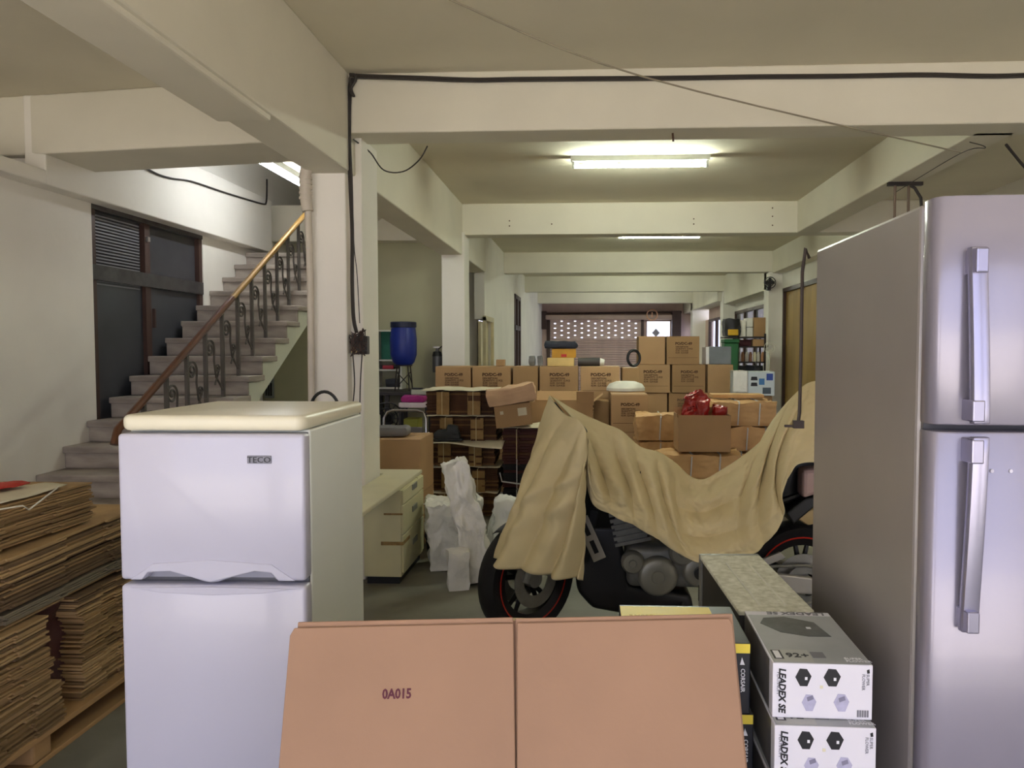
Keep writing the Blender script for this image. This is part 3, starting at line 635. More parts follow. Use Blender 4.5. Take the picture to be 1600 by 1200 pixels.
B().prism([(-.46, .62), (-.42, .26), (-.34, .17), (-.10, .13), (.14, .12), (.20, .16), (.18, .26), (-.14, .30), (-.20, .62)], -.15, .15, 'Y').build('belly_fairing', m_blkp, mo, bevel=.03, seg=3, smooth=True)
B().prism([(-.58, .98), (-.48, .60), (-.22, .60), (-.16, .80), (-.2, 1.0)], -.16, .16, 'Y').build('side_fairing', m_blkp, mo, bevel=.03, seg=2, smooth=True)
for k in range(3): B().tube([(-.22, -.10+.1*k, .68), (-.34, -.10+.1*k, .60), (-.36, -.09+.09*k, .40), (-.26, -.06+.06*k, .20), (-.02, -.03+.03*k, .15)], .021, 8).build('exhaust_header', m_eng, mo, smooth=True)
for k in range(4): B().tube([(-.26+.05*k, -.185, .80), (-.27+.05*k, -.21, .88), (-.22+.05*k, -.2, .93), (-.18+.05*k, -.16, .90)], .009, 6).build('coolant_hose', m_blkp, mo, smooth=True)
for s_ in (-1, 1):
    B().tube([(-.50, s_*.05, .88), (-.25, s_*.13, .82), (.08, s_*.15, .72), (.24, s_*.15, .58), (.27, s_*.15, .40)], .028, 8).build('frame_rail', m_blkp, mo, smooth=True)
    B().prism([(.10, .36), (.16, .41), (.66, .36), (.72, .32), (.68, .27), (.14, .30)], s_*.15-.018, s_*.15+.018, 'Y').build('swingarm', m_silv, mo, bevel=.008)
    B().tube([(.15, s_*.12, .68), (.5, s_*.10, .74), (.85, s_*.07, .86)], .017, 8).build('subframe_tube', m_blkp, mo, smooth=True)
B().lathe([(.06, -.01), (.105, -.008), (.105, .008), (.06, .01), (.06, -.01)], 32, cap=False, M=T(rx_, -.13, .315) @ Matrix.Rotation(PI/2, 4, 'X')).build('sprocket', m_eng, mo)
B().tube([(rx_+.1*math.cos(a), -.135, .315+.1*math.sin(a)) for a in [PI/2-PI*i/10 for i in range(11)]]+[(.16, -.135, .31), (.14, -.135, .36), (.16, -.135, .40)], .009, 6, closed=True).build('chain', m_eng, mo)
B().prism([(.16, .38), (.38, .395), (.53, .46), (.50, .49), (.36, .43), (.16, .42)], -.155, -.13, 'Y').build('chain_guard', m_silv, mo, bevel=.004)
B().tube([(.26, -.16, .33), (.30, -.26, .32), (.40, -.31, .315)], .014, 8).build('foot_peg', m_blkp, mo, smooth=True)
B().tube([(.10, -.17, .22), (.02, -.30, .02)], .013, 8).build('side_stand', m_blkp, mo, smooth=True)
B().box(-.02, -.33, 0, .06, -.28, .014).build('stand_foot', m_blkp, mo)
B().box(.34, -.30, .27, .50, -.20, .29).build('gear_lever', m_alu, mo, bevel=.004)
for o in set(bpy.data.objects)-_before:
    if o.parent == mo and o.name.split('.')[0] in ('engine', 'cylinder_block', 'cylinder_head', 'engine_cover', 'oil_cap', 'radiator', 'belly_fairing', 'side_fairing', 'exhaust_header', 'coolant_hose'): o.location.x -= .14
    elif o.parent == mo: o.location.x -= .10 if o.name.startswith(('frame_rail', 'foot_peg', 'side_stand', 'stand_foot', 'gear_lever')) else 0
# tank, seat, tail, bars, screen
tk = B().lathe([(0, .17), (.10, .16), (.17, .11), (.20, .02), (.19, -.05), (.12, -.10), (0, -.11)], 24); tk.v = [(x*1.55, y*.95, z) for x, y, z in tk.v]
tk.v = [(x*.72, y*.66, z*.85) for x, y, z in tk.v]; tk.build('fuel_tank', m_blkp, mo, (-.16, 0, .735), (0, math.radians(8), 0), smooth=True)
B().prism([(.10, .66), (.28, .71), (.50, .88), (.62, 1.20), (.74, 1.30), (.86, 1.29), (.88, .98), (.55, .74), (.10, .66)], -.09, .09, 'Y').build('tail_seat', m_blkp, mo, bevel=.03, seg=2, smooth=True)
B().prism([(.60, .93), (.80, .95), (.82, .85), (.66, .80), (.60, .78)], -.20, .10, 'Y').build('rear_cowl', mat('pinkish_plastic', (186, 158, 150), .5), mo, bevel=.02)
B().prism([(.52, .70), (.62, .78), (.90, .84), (.90, .80), (.66, .73), (.56, .64)], -.18, .13, 'Y').build('rear_mudguard', m_blkp, mo, bevel=.01)
B().prism([(.56, .68), (.70, .74), (.80, .73), (.78, .68), (.64, .63)], -.17, -.10, 'Y').build('silencer', mat('tan_silencer', (190, 166, 118), .5), mo, bevel=.02, smooth=True)
B().tube([(-.545, -.31, 1.165), (-.52, -.18, 1.12), (-.58, 0, 1.06), (-.62, .14, 1.14), (-.70, .28, 1.23)], .014, 8).build('handlebar', m_blkp, mo, smooth=True)
B().grid(lambda u, v: (-.64+.08*v+.02*abs(2*u-1), (u-.5)*.2+.05, .84+.26*v-.1*abs(2*u-1)**2*v), 10, 8).build('windscreen', mat('smoked_screen', (60, 60, 62), .2), mo, thick=.004, smooth=True)

# ------------------------------------------------------------------ cloth over the motorcycle
m_cloth = mat('beige_canvas', (208, 192, 146), .85, rgb2=(228, 212, 168), scale=2.2, bump=.12, bscale=22)
def cr(pts, t):                                  # Catmull-Rom through pts, t in 0..1
    n_ = len(pts)-1; i = min(int(t*n_), n_-1); f = t*n_-i
    p = [pts[max(0, i-1)], pts[i], pts[i+1], pts[min(n_, i+2)]]
    return .5*((2*p[1])+(p[2]-p[0])*f+(2*p[0]-5*p[1]+4*p[2]-p[3])*f*f+(3*p[1]-p[0]-3*p[2]+p[3])*f**3)
def curve(l): return [P(x, y, Y=Y) for x, y, Y in l]
cov = thing('motorcycle_cover', 'beige cloth thrown over the motorcycle, hem hanging in swags', 'cover', (0, 0, 0))
# front curtain: runs round the fork from the far side to the near edge
topc = curve([(905, 668, 4.67), (872, 634, 4.6), (860, 619, 4.45), (860, 620, 4.27), (868, 632, 4.12), (884, 648, 3.97), (903, 655, 3.82), (915, 672, 3.77), (917, 690, 3.79)])
midc = curve([(900, 740, 4.72), (840, 735, 4.6), (824, 735, 4.35), (824, 735, 4.05), (836, 742, 3.90), (858, 752, 3.80), (886, 765, 3.72), (906, 772, 3.68), (914, 776, 3.72)])
hemc = curve([(890, 830, 4.75), (806, 835, 4.6), (776, 858, 4.20), (772, 876, 3.80), (792, 889, 3.70), (828, 896, 3.67), (862, 901, 3.66), (890, 904, 3.65), (908, 908, 3.69)])
def pleat(x): return 1.6*abs(math.sin(x*.5))-1.0           # round crests, sharp valleys
def curtain(u, v):
    a, m_, b = cr(topc, u), cr(midc, u), cr(hemc, u)
    p = a*(1-v)*(1-2*v)+m_*4*v*(1-v)+b*v*(2*v-1)          # through top, middle and hem
    e = min(1, v*2.2)*(1 if u > .3 else .5)*min(1, (1-u)*9+.15)
    w = u+.30*(v-.5)+.03*math.sin(v*5)
    fold = .044*pleat(w*36+1.0)*e+.022*math.sin(w*17-1.5)*v
    crease = .030*math.exp(-((v-.30-.75*(.95-u))/.035)**2)*(u > .4)+.024*math.exp(-((v-.50-.70*(.90-u))/.05)**2)*(u > .4)
    fine = .016*noise.noise(Vector((w*9, v*6, 2)))+.008*noise.noise(Vector((w*22, v*14, 7)))
    return p+Vector((-.5, -.86, 0))*(fold+crease*min(1, v*4)*max(0, min(1, (.9-u)*8))+fine*min(1, v*5))
B().grid(curtain, 170, 70).build('front_drape', m_cloth, cov, thick=.004, smooth=True, ang=80)
# saddle part: ridge from screen to tail, hem on the near side
ridge = curve([(862, 620, 4.42), (900, 642, 4.30), (940, 660, 4.22), (972, 674, 4.17), (1000, 698, 4.16), (1030, 707, 4.16), (1056, 724, 4.16), (1078, 744, 4.16), (1100, 749, 4.16), (1128, 734, 4.17), (1160, 713, 4.17), (1190, 688, 4.17), (1214, 655, 4.17), (1238, 622, 4.17), (1262, 599, 4.17), (1290, 597, 4.17), (1330, 612, 4.17)])
mids = curve([(908, 668, 3.90), (918, 712, 3.84), (944, 742, 3.84), (975, 748, 3.83), (1000, 760, 3.83), (1024, 770, 3.82), (1046, 790, 3.84), (1066, 812, 3.88), (1098, 822, 3.92), (1130, 812, 3.92), (1152, 796, 3.92), (1176, 772, 3.92), (1200, 738, 3.94), (1222, 692, 3.96), (1252, 660, 3.98), (1290, 658, 3.98), (1330, 664, 4.00)])
hems = curve([(919, 694, 3.84), (916, 742, 3.80), (926, 786, 3.78), (958, 806, 3.74), (988, 820, 3.72), (1020, 838, 3.70), (1056, 862, 3.70), (1092, 880, 3.72), (1128, 879, 3.74), (1160, 872, 3.74), (1184, 862, 3.76), (1206, 838, 3.78), (1226, 806, 3.78), (1222, 772, 3.80), (1246, 728, 3.84), (1290, 722, 3.86), (1330, 724, 3.88)])
def saddle(u, v):
    a, m_, b = cr(ridge, u), cr(mids, u), cr(hems, u)
    p = a*(1-v)*(1-2*v)+m_*4*v*(1-v)+b*v*(2*v-1)
    n_ = Vector((0, -1, .25*(1-v)))
    g = lambda c, w: math.exp(-((u-c)/w)**2)
    e = math.sin(PI*min(1, v*1.08)**.75) if v < .93 else math.sin(PI*min(1, v*1.08)**.75)
    w = u-.10*v+.012*math.sin(v*6)
    vert = .064*pleat(w*80+.6)*(g(.16, .10)+.75*g(.33, .09))*(.25+.75*e)*min(1, v*3)                  # folds running down from the bars and the tank
    swag = .060*pleat(v*21-46*(u-.52)**2*2-1)*g(.525, .10)*min(1, v*4)*(1.1-v*.75)                    # swags slung between tank and tail
    w2 = u+.16*(v-.5)
    diag = .058*pleat(w2*66+2)*g(.74, .11)*min(1, v*2.5)*(.4+.6*e)
    tailf = .02*math.sin(u*70)*g(.9, .08)*v
    fine = .012*noise.noise(Vector((u*26, v*9, 5)))+.016*(abs(noise.noise(Vector((u*38, v*13, 9))))-.2)*g(.47, .08)+.006*noise.noise(Vector((u*60, v*22, 4)))
    return p+n_*(vert+swag+diag+tailf+fine)
B().grid(saddle, 260, 80).build('saddle_drape', m_cloth, cov, thick=.004, smooth=True, ang=80)
def far(u, v):
    a = cr(ridge, u); b = cr(hems, u); b = Vector((b.x, 8.34-b.y, b.z+.05))
    p = a+(b-a)*v; p.y += .16*math.sin(PI*v)*.6
    return p+Vector((0, 1, 0))*.02*math.sin(u*60)*v
B().grid(far, 90, 16).build('far_drape', m_cloth, cov, thick=.004, smooth=True, ang=80)
# ------------------------------------------------------------------ helpers for soft and crumpled things
def crumple(w, d, h, n=10, amp=.02, seed=0, freq=9, taper=1.0, rnd=.25):
    """a soft block, rounded and creased"""
    b = B(); k = n
    def pt(x, y, z):
        v = Vector((x, y, z)); m = max(abs(x), abs(y), abs(z)); sph = v.normalized()*m
        v = v*(1-rnd)+sph*rnd
        q = Vector((v.x*w/2, v.y*d/2, v.z*h/2)); ta = 1+(taper-1)*(v.z*.5+.5); q.x *= ta; q.y *= ta
        nn = Vector((noise.noise(q*freq+Vector((seed, 0, 0))), noise.noise(q*freq+Vector((0, seed+5, 0))), noise.noise(q*freq+Vector((3, 0, seed)))))
        n2 = Vector((abs(noise.noise(q*freq*2.7+Vector((seed, 1, 0)))), abs(noise.noise(q*freq*2.7+Vector((0, seed+2, 4)))), abs(noise.noise(q*freq*2.7+Vector((6, 0, seed))))))
        lo = max(0, min(1, v.z+1.0)*3) if v.z < -.66 else 1
        return q+(nn*amp+n2*v*amp*.9)*min(1, lo)+Vector((0, 0, h/2))
    for ax in range(3):
        for s_ in (-1, 1):
            def fn(u, v, ax=ax, s_=s_):
                c = [0, 0, 0]; c[ax] = s_; c[(ax+1) % 3] = 2*u-1; c[(ax+2) % 3] = 2*v-1; return pt(*c)
            b.grid(fn, k, k)
    return b
def soft(name, label, cat, m, loc, w, d, h, rz=0, group=None, **k):
    o = crumple(w, d, h, **k).build(name, m, None, loc, (0, 0, rz), smooth=True, ang=70); return tag(o, label, cat, group)
m_box = [mat('carton_kraft_%d' % i, c, .8, var=.08, scale=3) for i, c in enumerate([(176, 140, 98), (164, 130, 90), (188, 152, 110)])]
m_tape = mat('packing_tape', (204, 166, 108), .3, var=.05); m_boxink = mat('carton_ink', (84, 56, 34), .8)
PRINT = text_mesh('PO/DC-49', .045, m_boxink, .0004, 'LEFT', width=1.05, bold=.0022)
PRINT2 = text_mesh('DESCRIPTION:\nQUANTITY: 12 PCS\nG.W: 13.5 KGS\nN.W: 12.4 KGS', .026, m_boxink, .0004, 'LEFT', space=.95, width=.95, bold=.001)
def carton(label, x, y, z, w, d, h, rz=0, mi=0, text=True, group=None, name='carton', tape_front=True, isopen=False):
    """x, y is the front left corner"""
    t = thing(name, label, 'carton', (x, y, z), rz, group); m = m_box[mi]
    if isopen:
        b = B(); q = .006
        b.box(0, 0, 0, w, q, h).box(0, d-q, 0, w, d, h).box(0, q, 0, q, d-q, h).box(w-q, q, 0, w, d-q, h).box(q, q, 0, w-q, d-q, q)
        b.build('body', m, t)
    else:
        bx('body', m, 0, 0, 0, w, d, h-.004, t, bevel=.004)
        bx('flap', m, .002, .002, h-.004, w-.002, d/2-.002, h, t); bx('flap', m, .002, d/2+.002, h-.004, w-.002, d-.002, h, t)
        bx('tape', m_tape, .02, d/2-.025, h-.001, w-.02, d/2+.025, h+.0008, t)
    if text:
        k = w/.403
        o = put(PRINT, 'printed_code', t, (w*.26, -.0008, h*.70), FRONT); o.scale = (k, k, 1)
        o = put(PRINT2, 'printed_text', t, (w*.27, -.0008, h*.60), FRONT); o.scale = (k, k, 1)
        bx('printed_line', m_boxink, w*.05, -.0008, h*.235, w*.95, .0002, h*.245, t)
    return t

# ------------------------------------------------------------------ desk
m_desk = mat('cream_desk_steel', (214, 208, 168), .45, var=.06, scale=3); m_dtop = mat('desk_laminate', (222, 216, 186), .4, var=.05); m_oldtape = mat('brown_old_tape', (150, 120, 70), .6, var=.3, scale=30)
dk = thing('desk', 'cream steel desk with drawers beyond the white refrigerator', 'desk', (0, 0, 0))
dxr, dz = -1.215, .655
B().prism([(-1.475, 3.95), (dxr-.02, 3.95), (dxr-.02, 5.62), (-1.75, 5.62), (-1.75, 5.43), (-1.475, 5.43)], dz-.028, dz, 'Z').build('desk_top', m_dtop, dk, bevel=.006)
bx('pedestal', m_desk, -1.475, 4.93, .05, dxr-.012, 5.42, dz-.03, dk, bevel=.004)
bx('pedestal', m_desk, -1.475, 5.44, .05, dxr-.012, 5.58, dz-.03, dk, bevel=.004)
bx('plinth', m_blkp, -1.46, 4.95, 0, dxr-.03, 5.56, .05, dk)
for a, b in ((.53, .62), (.33, .52), (.075, .32)):
    d = bx('drawer', m_desk, dxr-.014, 4.945, a, dxr, 5.565, b, dk, bevel=.003)
    bx('drawer_handle', MATS['grey_case_bezel'], dxr-.002, 5.20, (a+b)/2-.02+.02, dxr+.006, 5.34, (a+b)/2+.02+.02, d, bevel=.002)
bx('tape_strip', m_oldtape, -1.36, 4.926, .262, dxr, 4.931, .285, dk); bx('tape_strip', m_oldtape, dxr, 4.93, .262, dxr+.002, 5.12, .285, dk)
bx('tape_strip', m_oldtape, -1.34, 4.926, .462, dxr, 4.931, .474, dk); bx('leg', m_desk, -1.47, 3.98, 0, -1.43, 4.02, dz-.03, dk); bx('leg', m_desk, dxr-.08, 3.98, 0, dxr-.04, 4.02, dz-.03, dk)
B().lathe([(.03, 0), (.03, .006), (.018, .012), (0, .012)], 20).build('cable_grommet', m_blkp, dk, (-1.40, 4.55, dz))
soft('black_bag', 'small black bag on the floor right behind the cream desk', 'bag', m_blkp, (-1.16, 5.85, 0), .16, .4, .26, .1, seed=4, amp=.03)

# ------------------------------------------------------------------ packing foam wrapped in plastic
m_foam = mat('white_foam_wrap', (238, 236, 228), .32, var=.05, scale=8, bump=.9, bscale=22, coat=.3)
soft('foam_block', 'white foam block wrapped in plastic on the floor beside the cream desk', 'foam block', m_foam, (-.965, 5.40, 0), .33, .30, .47, math.radians(12), n=24, amp=.035, seed=2, freq=8, taper=1.12, rnd=.06)
tf = soft('foam_plank', 'tall leaning foam plank in white plastic before the tied bundles', 'foam block', m_foam, (-.70, 4.98, 0.02), .17, .12, .82, math.radians(8), n=24, amp=.03, seed=8, freq=11, taper=.88, rnd=.06)
tf.rotation_euler = (math.radians(-4), math.radians(-13), math.radians(8))
soft('foam_offcut', 'short foam piece in white plastic at the foot of the tall plank', 'foam block', m_foam, (-.84, 4.86, 0), .13, .10, .25, .3, n=10, amp=.012, seed=12, freq=12, rnd=.06)
soft('plastic_bag', 'crumpled white plastic bag behind the front of the covered motorcycle', 'bag', mat('white_plastic_film', (226, 228, 226), .25, var=.04, bump=.7, bscale=14, coat=.4), (-.56, 5.3, 0), .30, .3, .52, .2, n=14, amp=.035, seed=5, freq=8, taper=.62, rnd=.4)

# ------------------------------------------------------------------ tied bundles behind the desk
m_bun = [mat('bundle_edge_%d' % i, c, .9, var=.25, scale=12) for i, c in enumerate([(84, 56, 36), (120, 88, 54), (70, 36, 32), (30, 28, 30)])]
m_strap = mat('cream_strap', (206, 190, 140), .5); m_paper = mat('pale_paper', (214, 204, 176), .8, var=.08); m_whs = mat('white_strap', (206, 206, 206), .5)
def tab_sheet(w, d, th, m, cuts, seed):
    r = random.Random(seed); pts = [(0, .03)]
    for (a, b) in cuts: pts += [(a*w, .03+r.uniform(-.006, .006)), (a*w, -.03+r.uniform(-.006, .006)), (b*w, -.03+r.uniform(-.006, .006)), (b*w, .03+r.uniform(-.006, .006))]
    pts += [(w, .03), (w, d), (0, d)]
    return B().prism(pts, 0, th, 'Z').mesh('sheet', m)
def tied(label, x, y, z, w, d, h, n, ms, cuts, seed, rz=0, paper=True, strap=m_strap):
    t = thing('carton_bundle', label, 'cardboard bundle', (x, y, z), rz, 'tied bundles of flattened cartons behind the desk')
    th = h/n; r = random.Random(seed); kinds = [tab_sheet(w, d, th*.9, ms[i % len(ms)], cuts, seed*7+i) for i in range(4)]
    for i in range(n): put(kinds[r.randrange(4)], 'sheet', t, (r.uniform(-.008, .008), r.uniform(-.006, .006), i*th))
    for (a, b) in cuts:
        c = (a+b)/2*w
        if b-a > .1: bx('edge_protector', mat('kraft_protector', (150, 120, 76), .85, var=.2, scale=14), a*w, -.036, .002, b*w, -.026, h-.002, t)
        o = B().box(c-.011, -.040, 0, c-.005, -.037, h+.001).build('strap', strap, t); B().box(c-.011, -.040, h, c-.005, d+.004, h+.002).build('strap', strap, t)
    if paper: B().grid(lambda u, v: (-.03+(w+.06)*u, -.06+(d+.06)*v, h+.004+.012*(1+noise.noise(Vector((u*6, v*3, seed+.5))))), 24, 6).build('cover_paper', m_paper, t, thick=.003, smooth=True)
    return t
ordn = ['lowest', 'second lowest', 'middle', 'second highest', 'topmost']
cuts = [(.17, .36), (.63, .82)]
for i in range(5):
    tied('%s brown tied bundle of flat cartons in the tall pile behind the foam planks' % ordn[i], -1.50+(-.012, .012, -.02, .0, -.03)[i]+.03, 7.0, .236*i, .62, .5, .212, 13, [m_bun[0], m_bun[1], m_bun[0]], cuts, 20+i, (.01, -.015, .02, -.01, .012)[i], paper=(i != 4) or True)
sp_ = B().grid(lambda u, v: (-1.43+.66*u, 6.78+.30*v, .704-(.05*u*u-.008*math.sin(7*u))*max(0, 1-v*1.6)), 24, 8).build('cardboard_sheet', m_paper, thick=.006, smooth=True)
tag(sp_, 'bent pale cardboard sheet sticking out of the tall brown pile under the shoe', 'cardboard sheet')
sh_ = thing('shoe', 'black shoe on the bent pale cardboard sheet', 'shoe', (-1.28, 6.875, .716), .12)
B().prism([(-.14, 0), (.14, 0), (.15, .02), (.13, .025), (-.13, .025), (-.15, .02)], -.045, .045, 'Y').build('sole', m_blkp, sh_, bevel=.01)
crumple(.27, .10, .09, n=8, amp=.01, seed=3, taper=.75, rnd=.5).build('upper', mat('black_shoe', (26, 30, 28), .5), sh_, (0.0, 0, .018), smooth=True)
crumple(.13, .09, .10, n=6, amp=.01, seed=6, taper=.8, rnd=.5).build('ankle_cuff', MATS['black_shoe'], sh_, (.05, 0, .05), smooth=True)
for i, (h, ms, lb, st_) in enumerate(((.26, [m_bun[3]], 'lowest black bundle with white strap between the brown pile and the motorcycle', m_whs), (.27, [m_bun[3], m_bun[2]], 'black bundle with white strap second from the floor left of the motorcycle', m_whs), (.27, [m_bun[2], m_bun[0]], 'dark red bundle under the small tilted carton left of the motorcycle', m_strap))):
    bt = tied(lb, -.79, 6.98, (0, .272, .545)[i], .52, .5, h, 10, ms, [(.25, .30), (.72, .77)], 40+i, (-.02, .02, -.01)[i], paper=(i == 2), strap=st_)
    if i < 2: B().tube([(-.02, -.05, .15), (0, -.055, .07), (.14, -.055, .05), (.32, -.055, .04)], .007, 6).build('cord', m_whs, bt, smooth=True)
c_ = carton('small tilted brown carton on the dark red bundle', -.83, 6.86, .83, .33, .30, .20, .12, 1, False)
bx('paper_label', m_paper, .21, -.001, .09, .29, .001, .16, c_); bx('paper_label', m_paper, .05, -.001, .12, .08, .001, .15, c_)
c_.rotation_euler = (0, math.radians(-7), .12)
tp = soft('paper_parcel', 'crumpled pinkish paper parcel on the small tilted carton', 'parcel', mat('pinkish_wrap', (196, 160, 126), .8, var=.1, bump=.3, bscale=20), (-.70, 7.0, 1.055), .44, .34, .15, .12, n=10, amp=.02, seed=4, rnd=.15)
tp.rotation_euler = (0, math.radians(-9), .12)

# ------------------------------------------------------------------ wall of printed cartons
G1 = 'printed cartons in the long row'
xs = [((a-920)*8.2/1200, (b-920)*8.2/1200) for a, b in ((678, 736), (737, 799), (801, 842), (843, 905), (907, 970))]
on = ['leftmost', 'second', 'middle narrow', 'fourth', 'rightmost']; rw_ = ['floor row', 'second lowest row', 'third lowest row', 'top row']
ch = .3405
for r_ in range(4):
    for i, (a, b) in enumerate(xs):
        carton('%s carton from the left, %s of the long carton row' % (on[i], rw_[r_]) if 'narrow' not in on[i] and on[i] != 'leftmost' and on[i] != 'rightmost' else '%s carton in the %s of the long carton row' % (on[i], rw_[r_]),
               a, 8.2+.01*((i+r_) % 2), ch*r_, b-a-.012, .45, ch-.002, 0, (0, 0, 1, 0, 2)[i], i != 2, G1)
G2 = 'printed cartons in the stepped stack'
cols = [((.545, .985), (1.0, 1.405), (1.425, 1.735)), ((.55, .955), (.965, 1.36), (1.375, 1.735)), ((.60, .925), (.935, 1.335))]
for r_ in range(5):
    lay = cols[2] if r_ == 4 else cols[(r_+1) % 2] if r_ != 3 else cols[0]
    for i, (a, b) in enumerate(lay):
        plain_ = (r_ == 4 and i == 0) or (r_ == 3 and i == 2) or (r_ == 2 and i == 0)
        nm = ('left', 'middle', 'right')[i] if len(lay) == 3 else ('plain left', 'printed right')[i]
        carton('%s carton of the %s in the stepped stack under the rear beams' % (nm, ('floor row', 'second row', 'third row', 'fourth row', 'highest row')[r_]), a, 9.3-.02*(r_ == 3), ch*r_, b-a-.01, .44, ch-.002, 0, (2, 1, 2)[i], not plain_, G2)
# cartons in front of the long row
for k, (z, lb) in enumerate(((0, 'lowest printed carton behind the motorcycle tank'), (.37, 'middle carton of the three behind the motorcycle tank'), (.74, 'highest printed carton of the three behind the motorcycle tank'))):
    carton(lb, P(955, 640, Y=7.45).x, 7.45, z, .355, .38, .368, .0, 2, k != 1)
for k, z in enumerate((0, .345)): carton(('bottom', 'upper')[k]+' closed carton under the open one behind the cloth', -.58, 7.55, z, .62, .4, .343, 0, 1, False)
oc = carton('open brown carton with raised flaps behind the cloth peak', -.56, 7.55, .69, .60, .38, .33, 0, 0, False, isopen=True)
B().box(0, -.004, 0, .17, 0, .13, M=T(.44, 0, .33) @ Matrix.Rotation(.5, 4, 'X')).build('flap', m_box[2], oc); B().box(0, 0, 0, .5, .004, .12, M=T(.02, .38, .33) @ Matrix.Rotation(-.7, 4, 'X')).build('flap', m_box[0], oc)
B().box(0, 0, 0, .004, .34, .13, M=T(.60, .02, .33) @ Matrix.Rotation(.9, 4, 'Y')).build('flap', m_box[2], oc)
carton('carton wedged between the open carton and the printed three', .055, 7.75, 0, .15, .3, 1.02, 0, 1, False)
wl_ = B().lathe([(0, .10), (.10, .095), (.17, .07), (.20, .03), (.20, 0)], 28); wl_.build('white_dome', mat('white_plastic', (228, 226, 214), .35), None, (.385, 8.05, 1.116), smooth=True)
tag(bpy.data.objects['white_dome'], 'round white plastic cover on the printed carton beside the stepped stack', 'cover')
carton('tall carton carrying the round white cover', .21, 7.87, 0, .36, .3, 1.115, 0, 1, False)
hc = B().tube([(.07*math.cos(a), 0, .085+.085*math.sin(a)) for a in [2*PI*i/24 for i in range(24)]], .016, 8, closed=True).build('black_hose', m_blkp, None, (.49, 8.42, 1.364), (0, 0, .3), smooth=True)
tag(hc, 'black rubber hose coil standing left of the stepped carton stack', 'hose')
carton('carton column carrying the black hose coil', .36, 8.3, 0, .18, .45, 1.345, 0, 1, False)

# ------------------------------------------------------------------ paper-wrapped parcels on the right
m_pp = mat('brown_wrapping_paper', (196, 152, 100), .7, rgb2=(216, 176, 122), scale=5, bump=.35, bscale=18)
def parcel(label, x0, x1, y, z, d, h, seed, ties=2, rz=0):
    t = thing('wrapped_parcel', label, 'parcel', ((x0+x1)/2, y+d/2, z), rz, 'paper-wrapped parcels behind the motorcycle')
    crumple(x1-x0, d, h, n=20, amp=.022, seed=seed, rnd=.06, freq=8).build('wrapping', m_pp, t, smooth=True, ang=50)
    for i in range(ties):
        x = (i+1)/(ties+1)*(x1-x0)-(x1-x0)/2+.02
        B().tube([(x, -d/2-.010, .01), (x+.01, -d/2-.012, h*.95), (x+.015, -d/2+.02, h+.006), (x+.02, d/2, h+.006)], .006, 6).build('string', m_whs, t)
    return t
for k in range(5):
    parcel(('lowest', 'second lowest', 'middle', 'second highest', 'highest and widest')[k]+' paper parcel in the right pile beside the cloth-covered tail', (1.12, 1.14, 1.13, 1.19, 1.10)[k], (1.62, 1.64, 1.64, 1.66, 1.64)[k], 6.75, .219*k, .45, .204, 50+k, 2, (.02, -.02, .0, .03, -.01)[k])
for k in range(3): parcel(('lowest', 'middle', 'upper')[k]+' paper parcel under the open carton with the red bag', .58, 1.27-.1*(k == 0), 6.28, .232*k, .44, .216, 60+k, 2)
for k in range(4): parcel(('lowest', 'second lowest', 'third', 'uppermost')[k]+' paper parcel left of the open carton with the red bag', .44, .80, 6.95, .24*k, .42, .224, 70+k, 1)
bs = thing('flat_parcel', 'thin flat paper parcel lying on the widest wrapped parcel', 'parcel', (1.12, 7.0, 1.105)); bx('wrapping', m_pp, 0, 0, 0, .46, .2, .035, bs, bevel=.008)
rc = carton('open brown carton holding the red bag on the wrapped parcels', P(1060, 680, Y=6.3).x, 6.3, .708, .425, .36, .30, 0, 0, False, isopen=True)
B().box(0, -.004, 0, .42, 0, .05, M=T(0, .36, .29)).build('flap', m_box[2], rc); B().box(0, -.004, 0, .12, 0, .06, M=T(-.01, .02, .28) @ RotZ(1.2)).build('flap', m_box[0], rc)
m_redb = mat('red_plastic_bag', (160, 28, 24), .35, var=.25, scale=9, bump=.9, bscale=22, coat=.3)
x_ = P(1060, 680, Y=6.3).x
soft('red_bag', 'crumpled red bag heaped in the open brown carton', 'bag', m_redb, (x_+.165, 6.48, .73), .25, .26, .46, .2, n=30, amp=.055, seed=7, freq=10, taper=.5, rnd=.4)
soft('red_bag', 'low red bag at the right rim of the open brown carton', 'bag', m_redb, (x_+.35, 6.46, .73), .08, .22, .335, 0, n=18, amp=.03, seed=9, freq=14, rnd=.2)

# ------------------------------------------------------------------ boxed printer and grey cabinet
pb_ = thing('printer_box', 'white and blue printed appliance box right of the stepped cartons', 'box', (P(1147, 600, Y=8.6).x, 8.6, 1.032), -.05)
bx('box_body', mat('pale_blue_card', (206, 216, 222), .45, var=.03), 0, 0, 0, .44, .34, .265, pb_, bevel=.003)
bx('blue_print', mat('blue_print', (30, 70, 160), .45), .35, -.001, .17, .42, .001, .245, pb_); bx('blue_print', mat('blue_print_light', (60, 120, 180), .45), .27, -.001, .12, .33, .001, .19, pb_)
for z_ in (.105, .17): B().prism([(.18, z_), (.255, z_), (.248, z_+.04), (.187, z_+.04)], -.001, .001, 'Y').build('device_picture', m_ink, pb_)
bx('grey_print', mat('slate_print', (70, 84, 96), .5), .31, -.001, .02, .40, .001, .09, pb_); bx('text_block', m_greyink, .11, -.001, .11, .15, .001, .13, pb_)
B().grid(lambda u, v: (-.012+.16*u, -.008 if v < .5 else -.008+.32*(v-.5)*2, (.03+.5*v*.49+.01*noise.noise(Vector((u*5, v*9, 3)))) if v < .5 else .27+.012*noise.noise(Vector((u*5, v*9, 3)))), 8, 12).build('plastic_wrap', m_foam, pb_, thick=.002, smooth=True)
